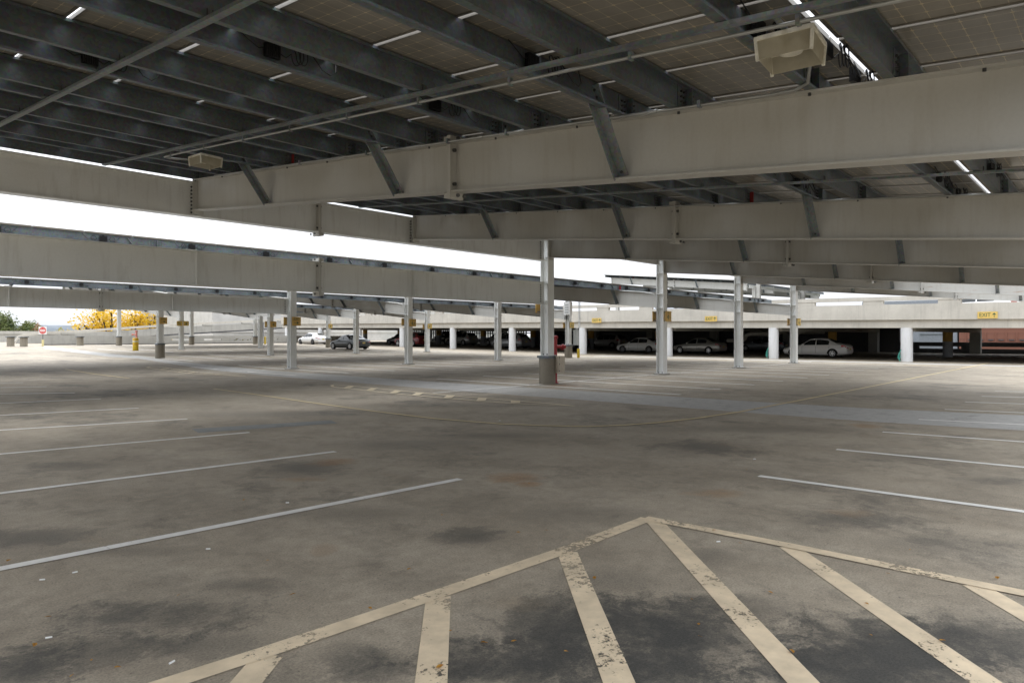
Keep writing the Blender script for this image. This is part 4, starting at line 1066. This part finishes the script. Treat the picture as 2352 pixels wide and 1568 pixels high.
for px, dep, h, cr, mt, lab, n, sd, lf in ((262, 108, 14.8, 6.6, 'leaf_yellow', 'widest bright yellow autumn tree rising behind the ramp', 9000, 3, 0.40),
        (215, 104, 12.2, 3.4, 'leaf_yellow', 'lower yellow autumn tree at the left shoulder of the widest one', 3600, 8, 0.34),
        (345, 112, 14.8, 5.6, 'leaf_yellow', 'yellow autumn tree between the ramp and the dark pier column', 6000, 11, 0.38),
        (458, 118, 15.0, 4.4, 'leaf_mix', 'thin green and yellow tree left of the plain pale building', 3600, 4, 0.36),
        (14, 170, 15.8, 5.0, 'leaf_green', 'dark olive green tree at the left edge of the skyline', 5200, 5, 0.6),
        (40, 178, 14.9, 4.4, 'leaf_green', 'second olive green tree just right of the leftmost one', 4200, 6, 0.6),
        (82, 200, 14.0, 3.4, 'leaf_orange', 'small rust orange tree between the green trees and the red disc sign', 3000, 7, 0.6),
        (64, 230, 13.4, 3.4, 'leaf_orange', 'dull orange tree low between the green and rust trees', 2400, 12, 0.6),
        (150, 240, 13.2, 5.5, 'leaf_mix', 'pale green and yellow tree low on the skyline left of the yellow trees', 2400, 13, 0.6)):
    x, y = at_px(px, dep); tree(x, y, -8.5, h, cr, mt, lab, n, sd, lf, zr=(0.55, 0.95) if 'yellow' in mt else (0.42, 0.92))
# low shrubs seen through the parapet slots
for px, dep, mt, lab, sd in ((345, 92, 'leaf_yellow', 'yellow shrub showing through the far parapet slots', 21), (545, 96, 'leaf_mix', 'yellow green shrub behind the parapet below the ramp', 22)):
    x, y = at_px(px, dep); tree(x, y, -4.5, 6.4, 2.6, mt, lab, 1500, sd, 0.3, name='shrub')

# ------------------------------------------------------------------ cars
def interp(tab, x):
    for (a, va), (b, vb) in zip(tab, tab[1:]):
        if a <= x <= b:
            t = (x-a)/(b-a) if b > a else 0
            return tuple(p+(q-p)*t for p, q in zip(va, vb))
    return tab[-1][1] if x > tab[-1][0] else tab[0][1]
# station table: position along the car (0 nose, 1 tail) -> bottom, belt, top, half width low, half width belt, half width top
SEDAN = dict(L=4.56, tab=[(0.0,(0.30,0.50,0.56,0.60,0.58,0.50)), (0.025,(0.22,0.58,0.66,0.74,0.72,0.62)), (0.09,(0.18,0.66,0.74,0.83,0.80,0.68)), (0.20,(0.17,0.76,0.83,0.86,0.83,0.70)), (0.275,(0.17,0.82,0.88,0.865,0.84,0.70)),
    (0.30,(0.17,0.835,0.92,0.865,0.84,0.70)), (0.43,(0.17,0.86,1.30,0.87,0.845,0.60)), (0.50,(0.17,0.865,1.36,0.87,0.845,0.575)), (0.60,(0.17,0.875,1.37,0.87,0.845,0.57)), (0.70,(0.17,0.885,1.32,0.87,0.845,0.575)),
    (0.84,(0.17,0.90,1.02,0.865,0.83,0.66)), (0.88,(0.18,0.905,0.96,0.86,0.82,0.68)), (0.965,(0.22,0.88,0.94,0.82,0.79,0.66)), (0.99,(0.26,0.80,0.86,0.76,0.74,0.62)), (1.0,(0.34,0.66,0.72,0.68,0.66,0.56))],
    ws=(0.30,0.43), rw=(0.70,0.84), side=[(0.345,0.53),(0.545,0.735)], wheels=(0.185,0.79), r=0.305)
SUV = dict(L=4.45, tab=[(0.0,(0.36,0.66,0.72,0.66,0.64,0.56)), (0.03,(0.26,0.76,0.86,0.80,0.78,0.68)), (0.10,(0.22,0.84,0.94,0.86,0.83,0.72)), (0.24,(0.20,0.92,1.0,0.88,0.85,0.74)), (0.27,(0.20,0.94,1.04,0.88,0.85,0.73)),
    (0.385,(0.20,0.96,1.46,0.885,0.86,0.64)), (0.48,(0.20,0.97,1.56,0.885,0.86,0.62)), (0.70,(0.20,0.99,1.56,0.885,0.86,0.62)), (0.88,(0.20,1.0,1.50,0.88,0.85,0.63)), (0.965,(0.24,1.0,1.12,0.86,0.82,0.70)),
    (0.99,(0.30,0.92,1.0,0.82,0.79,0.68)), (1.0,(0.38,0.78,0.86,0.76,0.73,0.62))],
    ws=(0.27,0.385), rw=(0.88,0.965), side=[(0.335,0.52),(0.535,0.70),(0.715,0.86)], wheels=(0.19,0.79), r=0.34)
BOXY = dict(L=4.2, tab=[(0.0,(0.42,0.95,1.02,0.72,0.70,0.66)), (0.03,(0.36,1.02,1.08,0.78,0.76,0.70)), (0.30,(0.32,1.08,1.14,0.80,0.78,0.72)), (0.33,(0.32,1.10,1.18,0.82,0.80,0.74)), (0.39,(0.32,1.12,1.68,0.82,0.80,0.70)),
    (0.6,(0.32,1.12,1.72,0.82,0.80,0.70)), (0.95,(0.32,1.12,1.70,0.82,0.80,0.70)), (0.985,(0.34,1.12,1.30,0.82,0.80,0.72)), (1.0,(0.40,1.05,1.15,0.80,0.78,0.70))],
    ws=(0.33,0.39), rw=(0.95,0.985), side=[(0.41,0.58),(0.60,0.76),(0.78,0.93)], wheels=(0.17,0.80), r=0.37)

def car_proto(spec, paint, rimmat, paintname):
    Ln = spec['L']; tab = spec['tab']
    X = lambda u: (0.5-u)*Ln         # nose towards +x
    def sec(u):
        b, be, tp, wl, wb, wt = interp(tab, u)
        crown = 0.03
        half = [(0.0, b), (wl*0.80, b), (wl*0.97, b+0.09), (wl*1.0, b+(be-b)*0.45), (wl*1.0, b+(be-b)*0.62), (wb*0.995, be-0.04), (wb*0.97, be), (wb+(wt-wb)*0.5, be+(tp-be)*0.52), (wt*1.04, tp-0.045), (wt*0.93, tp), (wt*0.55, tp+crown*0.7), (0.0, tp+crown)]
        return half
    us = sorted(set([t[0] for t in tab] + [i/44 for i in range(45)]))
    t = thing('parked_car', '', 'car')
    rings = []
    for u in us:
        h = sec(u); ring = [(X(u), y, z) for y, z in h] + [(X(u), -y, z) for y, z in h[-2:0:-1]]
        rings.append(ring)
    n = len(rings[0]); m = MB()
    V = [p for r_ in rings for p in r_]
    m.add(V, [(i*n+j, (i+1)*n+j, (i+1)*n+(j+1) % n, i*n+(j+1) % n) for i in range(len(us)-1) for j in range(n)], 0, True)
    m.add(rings[0], [tuple(range(n))], 0); m.add(rings[-1], [tuple(range(n))[::-1]], 0)
    body = m.build('body', paint, t)
    # glazing just proud of the body
    def side_pt(u, s, sy, off=0.012):
        b, be, tp, wl, wb, wt = interp(tab, u)
        z0, z1 = be+0.03, tp-0.075
        z = z0 + (z1-z0)*s; f = (z-be)/(tp-be)
        w = wb*0.97 + (wt*1.04-wb*0.97)*min(1, f/0.95) + 0.028*math.sin(math.pi*min(1, f))
        return (X(u), sy*(w+off), z)
    for sy in (1, -1):
        for u0, u1 in spec['side']:
            m = MB(); k = 8
            P = [[side_pt(u0+(u1-u0)*i/k, s, sy) for i in range(k+1)] for s in (0.0, 0.5, 1.0)]
            m.add([p for row in P for p in row], [(j*(k+1)+i, j*(k+1)+i+1, (j+1)*(k+1)+i+1, (j+1)*(k+1)+i) for j in range(2) for i in range(k)], 0, True)
            m.build('window', M['glass'], t)
    def top_strip(u0, u1, name):
        m = MB(); k = 6; P = []
        for i in range(k+1):
            u = u0+(u1-u0)*i/k; b, be, tp, wl, wb, wt = interp(tab, u)
            P.append([(X(u), wt*s*0.94, tp+0.012+0.026*(1-s*s)) for s in (-1, -0.5, 0, 0.5, 1)])
        m.add([p for row in P for p in row], [(j*5+i, j*5+i+1, (j+1)*5+i+1, (j+1)*5+i) for j in range(k) for i in range(4)], 0, True)
        m.build(name, M['glass'], t)
    a, b = spec['ws']; top_strip(a+0.012, b-0.006, 'windshield')
    a, b = spec['rw']; top_strip(a+0.008, b-0.008, 'rear_window')
    r = spec['r']
    for u in spec['wheels']:
        for sy in (1, -1):
            w = interp(tab, u)[3]; yo = sy*(w-0.02)
            wl = bpy.data.objects.new('wheel', None); COL.objects.link(wl); wl.parent = t; wl.location = (X(u), yo, r)
            m = MB(); m.cyl((0, -0.12*sy, 0), (0, 0.05*sy, 0), r, 26); m.build('tyre', M['tyre'], wl)
            m = MB(); m.cyl((0, 0.045*sy, 0), (0, 0.058*sy, 0), r*0.64, 22, 1)
            for q in range(7):
                a = 2*math.pi*q/7; m.obox((math.cos(a)*r*0.34, 0.060*sy, math.sin(a)*r*0.34), (math.cos(a)*r*0.28, 0, math.sin(a)*r*0.28), (0, 0.01, 0), (-math.sin(a)*0.028, 0, math.cos(a)*0.028), 0)
            m.cyl((0, 0.05*sy, 0), (0, 0.075*sy, 0), 0.055, 12, 0)
            ring = [(math.cos(a)*r*0.64, 0.06*sy, math.sin(a)*r*0.64) for a in [2*math.pi*i/24 for i in range(25)]]
            m.tube(ring, 0.016, 5, 0); m.build('rim', [rimmat, M['shadow_black']], wl)
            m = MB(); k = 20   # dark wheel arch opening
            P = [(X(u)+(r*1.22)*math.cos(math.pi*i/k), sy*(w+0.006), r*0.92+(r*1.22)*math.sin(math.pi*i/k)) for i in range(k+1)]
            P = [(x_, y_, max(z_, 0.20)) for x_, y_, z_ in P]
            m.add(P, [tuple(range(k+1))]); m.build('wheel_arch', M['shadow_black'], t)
    # lamps, plate, mirrors, door seams, bumper shade
    for sy in (1, -1):
        zc = interp(tab, 0.975)
        m = MB(); P = []
        for i, u in enumerate((0.915, 0.945, 0.972, 0.994)):
            b_, be, tp, w_, wb, wt = interp(tab, u); P += [(X(u)-0.004, sy*(wb+0.012), be-0.22+0.02*i), (X(u)-0.004, sy*(wb+0.008), be+0.005)]
        m.add(P, [(2*i, 2*i+2, 2*i+3, 2*i+1) for i in range(3)])
        b_, be, tp, w_, wb, wt = interp(tab, 0.985)
        m.add([(X(1.0)-0.012, sy*wb*0.92, be-0.16), (X(1.0)-0.012, sy*wb*0.55, be-0.14), (X(0.99)-0.012, sy*wb*0.58, be-0.02), (X(0.985)-0.012, sy*wb*0.95, be-0.01)], [(0,1,2,3)])
        m.build('tail_light', M['tail'], t)
        m = MB(); P = []
        for i, u in enumerate((0.015, 0.04, 0.07, 0.105)):
            b_, be, tp, w_, wb, wt = interp(tab, u); P += [(X(u)+0.004, sy*(wb+0.014), be-0.10+0.025*i), (X(u)+0.004, sy*(wb*0.985), be+0.005)]
        m.add(P, [(2*i, 2*i+2, 2*i+3, 2*i+1) for i in range(3)]); m.build('headlight', M['headlamp'], t)
        u = spec['side'][0][0]; b_, be, tp, w_, wb, wt = interp(tab, u)
        m = MB(); m.obox((X(u)-0.02, sy*(wb+0.10), be+0.07), (0.05, 0, 0), (0, 0.08, 0), (0, 0, 0.05)); m.build('mirror', paint, t)
        m = MB()
        for u in (spec['side'][0][0]-0.02, spec['side'][0][1]+0.008, spec['side'][1][1]+0.004):
            P = [(X(u)+dx, sy*(interp(tab, u)[3]+0.004), z) for dx in (-0.005, 0.005) for z in (0.32, interp(tab, u)[1]-0.06)]
            m.add(P, [(0,1,3,2)])
        m.build('door_seam', M['shadow_black'], t)
    m = MB(); z = interp(tab, 1.0); m.box((X(1.0)-0.012, -0.15, z[1]-0.12), (X(1.0)-0.004, 0.15, z[1]+0.02)); m.build('licence_plate', M['plate'], t)
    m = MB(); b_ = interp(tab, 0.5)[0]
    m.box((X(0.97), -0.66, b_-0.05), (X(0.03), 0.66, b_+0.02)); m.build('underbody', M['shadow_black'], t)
    return t
PAINT = {k: carpaint(k+'_car_paint', c, mt) for k, c, mt in (('white', (0.87,0.87,0.87), 0), ('pearl', (0.70,0.71,0.70), 0), ('silver', (0.48,0.47,0.44), 0.4), ('greyblue', (0.33,0.35,0.38), 0.4),
        ('dark_grey', (0.07,0.08,0.085), 0.3), ('black', (0.015,0.016,0.02), 0.1), ('maroon', (0.16,0.012,0.018), 0.2))}
def car(spec, paint, rim, x, y, label, up=0.0, rz=90):
    t = car_proto(spec, PAINT[paint], M[rim], paint)
    t.location = (x, y, g(y)+0.005+up); t.rotation_euler = (0, 0, R(rz)); t['label'] = label; t['group'] = 'cars parked in and by the garage'
    return t
car(SEDAN, 'white', 'rim', 52.3, 17.2, 'white sedan with red tail lamp under the garage at right, between two round columns')
car(SEDAN, 'silver', 'rim', 55.6, 28.3, 'silver beige sedan with bright alloy rims under the garage', rz=89)
car(SEDAN, 'pearl', 'rim_dark', 54.2, 33.4, 'pearl white sedan with dark rims, tail hidden by the 4c column', rz=91)
car(SUV, 'silver', 'rim', 63.0, 43.2, 'shaded silver estate behind the pearl white sedan')
car(SUV, 'maroon', 'rim', 49.4, 60.6, 'dark red crossover parked at the garage front')
car(SEDAN, 'black', 'rim_dark', 52.8, 66.6, 'black sedan just left of the dark red crossover')
car(SEDAN, 'dark_grey', 'rim', 36.9, 54.4, 'dark grey sedan out in the daylight lane')
car(SEDAN, 'white', 'rim_dark', 44.2, 72.8, 'white sedan furthest left beside the garage end')
car(BOXY, 'black', 'rim_dark', 60.5, 66.5, 'boxy black off-road car deep in the garage')
car(SUV, 'greyblue', 'rim', 53.0, 48.6, 'grey blue crossover in shade behind a thin white column')
car(SUV, 'silver', 'rim', 58.0, 61.5, 'dim silver crossover seen between two round columns')
car(SUV, 'white', 'rim', 63.5, 60.0, 'dim white truck-like car behind an ochre-topped column')
car(SUV, 'black', 'rim_dark', 57.0, 44.0, 'black car in deep shade left of the nearest column')
car(SEDAN, 'greyblue', 'rim', 66.5, 27.0, 'barely lit grey sedan deep in the garage right of the silver beige sedan')
car(SEDAN, 'white', 'rim', 50.5, 7.2, 'white car up on the garage roof behind the parapet near the right EXIT sign', up=2.75)
car(SUV, 'greyblue', 'rim', 50.5, 28.4, 'grey car up on the garage roof glimpsed through the parapet gap', up=2.85)

# ------------------------------------------------------------------ litter on the deck
def scatter():
    r = random.Random(11)
    leafme = []
    for k in range(3):
        m = MB(); n = 7; w = 0.5+0.1*k
        top = [(i/n-0.5, w*0.5*math.sin(math.pi*i/n)*(1+0.25*math.sin(5*i+k)), 0.18*math.sin(math.pi*i/n)*(0.6+0.4*k)) for i in range(n+1)]
        bot = [(i/n-0.5, -w*0.5*math.sin(math.pi*i/n), 0.05) for i in range(n+1)]
        mid = [(i/n-0.5, 0, 0.02) for i in range(n+1)]
        V = top+mid+bot; q = n+1
        m.add(V, [(i, q+i, q+i+1, i+1) for i in range(n)] + [(q+i, 2*q+i, 2*q+i+1, q+i+1) for i in range(n)])
        o = m.build('fallen_leaf', M['leaf_brown']); leafme.append(o.data); bpy.data.objects.remove(o)
    spots = [(672,1368),(410,1370),(360,1255),(110,1420),(270,1537),(210,1520),(165,1556),(1035,1452),(1112,1480),(1605,1437),(1770,1364),(1608,1465),(1990,1390),(1700,1250),(1750,1255),(2000,1462),(2165,1475),(1715,1080),(1215,1112),(1495,1130),
             (560,1150),(1015,1185),(1190,1225),(615,1290),(1590,1380),(1820,1500),(1180,1476),(80,1485),(20,1290),(1640,1220),(2090,1265),(2040,1320),(2290,1330),(1255,1220),(1010,1535),(1300,1500),(1365,1330),(850,1400),(940,1310)]
    for px, py in spots:
        x, y = gp(px, py); o = bpy.data.objects.new('fallen_leaf', leafme[r.randrange(3)]); COL.objects.link(o)
        s = r.uniform(0.018, 0.042); o.scale = (s, s, s); o.rotation_euler = (r.uniform(-.3,.3), r.uniform(-.3,.3), r.uniform(0,6)); o.location = (x, y, 0.012)
        tag(o, 'small dry orange brown leaf lying on the concrete deck', 'leaf', 'dry leaves scattered on the deck')
    for px, py, a in ((97,1335,0.2), (172,1318,0.8), (478,1264,0.1), (660,1157,0.1), (112,1469,0.4), (395,1526,1.2), (1650,1247,0.2), (1148,967,0.0), (1733,1056,0.1)):
        x, y = gp(px, py); m = MB(); m.cyl((-0.015,0,0), (0.015,0,0), 0.005, 10); o = m.build('cigarette_butt', M['butt'])
        o.location = (x, y, 0.014); o.rotation_euler = (0, 0, a-0.8); tag(o, 'tiny white cigarette butt lying on the concrete deck', 'litter', 'cigarette butts on the deck')
scatter()

# ------------------------------------------------------------------ light
w = bpy.data.worlds.new('World'); scene.world = w; w.use_nodes = True
nt = w.node_tree; nt.nodes.clear()
out = nt.nodes.new('ShaderNodeOutputWorld'); bg = nt.nodes.new('ShaderNodeBackground')
sky = nt.nodes.new('ShaderNodeTexSky'); sky.sky_type = 'NISHITA'; sky.sun_disc = False
SUN_EL, SUN_AZ = 48, 20
sky.sun_elevation = R(SUN_EL); sky.sun_rotation = R(SUN_AZ); sky.air_density = 1.0; sky.dust_density = 4.0; sky.ozone_density = 1.0
tc = nt.nodes.new('ShaderNodeTexCoord'); mp = nt.nodes.new('ShaderNodeMapping'); mp.inputs['Scale'].default_value = (1, 1, 3.5)
nt.links.new(tc.outputs['Generated'], mp.inputs[0])
hs = nt.nodes.new('ShaderNodeHueSaturation'); hs.inputs['Saturation'].default_value = 0.16; hs.inputs['Value'].default_value = 1.0
nt.links.new(sky.outputs[0], hs.inputs['Color'])
cn = nt.nodes.new('ShaderNodeTexNoise'); cn.inputs['Scale'].default_value = 2.4; cn.inputs['Detail'].default_value = 7; nt.links.new(mp.outputs[0], cn.inputs['Vector'])
cr = nt.nodes.new('ShaderNodeValToRGB'); cr.color_ramp.elements[0].position = 0.3; cr.color_ramp.elements[0].color = (0.83,0.85,0.875,1); cr.color_ramp.elements[1].position = 0.65; cr.color_ramp.elements[1].color = (1.05,1.06,1.08,1)
nt.links.new(cn.outputs['Fac'], cr.inputs[0])
# an overcast layer (three times brighter overhead than at the horizon) over the clear-sky model
sp = nt.nodes.new('ShaderNodeSeparateXYZ'); nt.links.new(tc.outputs['Generated'], sp.inputs[0])
ma = nt.nodes.new('ShaderNodeMath'); ma.operation = 'MULTIPLY_ADD'; ma.use_clamp = False; nt.links.new(sp.outputs[2], ma.inputs[0]); ma.inputs[1].default_value = 0.76; ma.inputs[2].default_value = 0.30
mx_ = nt.nodes.new('ShaderNodeMath'); mx_.operation = 'MAXIMUM'; nt.links.new(ma.outputs[0], mx_.inputs[0]); mx_.inputs[1].default_value = 0.25
oc = nt.nodes.new('ShaderNodeMix'); oc.data_type = 'RGBA'; oc.blend_type = 'MULTIPLY'; oc.inputs[0].default_value = 1.0
oc.inputs[6].default_value = (8.8, 9.0, 9.3, 1); nt.links.new(mx_.outputs[0], oc.inputs[7])
ov = nt.nodes.new('ShaderNodeMix'); ov.data_type = 'RGBA'; ov.inputs[0].default_value = 0.92
nt.links.new(oc.outputs[2], ov.inputs[7]); nt.links.new(hs.outputs[0], ov.inputs[6])
mu = nt.nodes.new('ShaderNodeMix'); mu.data_type = 'RGBA'; mu.blend_type = 'MULTIPLY'; mu.inputs[0].default_value = 1.0
nt.links.new(ov.outputs[2], mu.inputs[6]); nt.links.new(cr.outputs[0], mu.inputs[7]); nt.links.new(mu.outputs[2], bg.inputs[0])
bg.inputs['Strength'].default_value = 0.12
nt.links.new(bg.outputs[0], out.inputs[0])
sl = bpy.data.lights.new('sun', 'SUN'); sl.energy = 0.5; sl.angle = R(40); sl.color = (1.0, 0.97, 0.92)
so = bpy.data.objects.new('sun', sl); COL.objects.link(so)
az = R(SUN_AZ)
sd = Vector((math.sin(az)*math.cos(R(SUN_EL)), math.cos(az)*math.cos(R(SUN_EL)), math.sin(R(SUN_EL))))
so.rotation_euler = (-sd).to_track_quat('-Z', 'Y').to_euler()

scene.view_settings.view_transform = 'Standard'; scene.view_settings.look = 'None'
scene.view_settings.exposure = 1.7; scene.view_settings.gamma = 1.0
scene.render.engine = 'CYCLES'
cy = scene.cycles
cy.use_denoising = True
try: cy.denoiser = 'OPENIMAGEDENOISE'
except Exception: pass
cy.max_bounces = 8; cy.diffuse_bounces = 5; cy.glossy_bounces = 4; cy.transparent_max_bounces = 12; cy.transmission_bounces = 3
cy.sample_clamp_indirect = 6.0
cy.caustics_reflective = False; cy.caustics_refractive = False
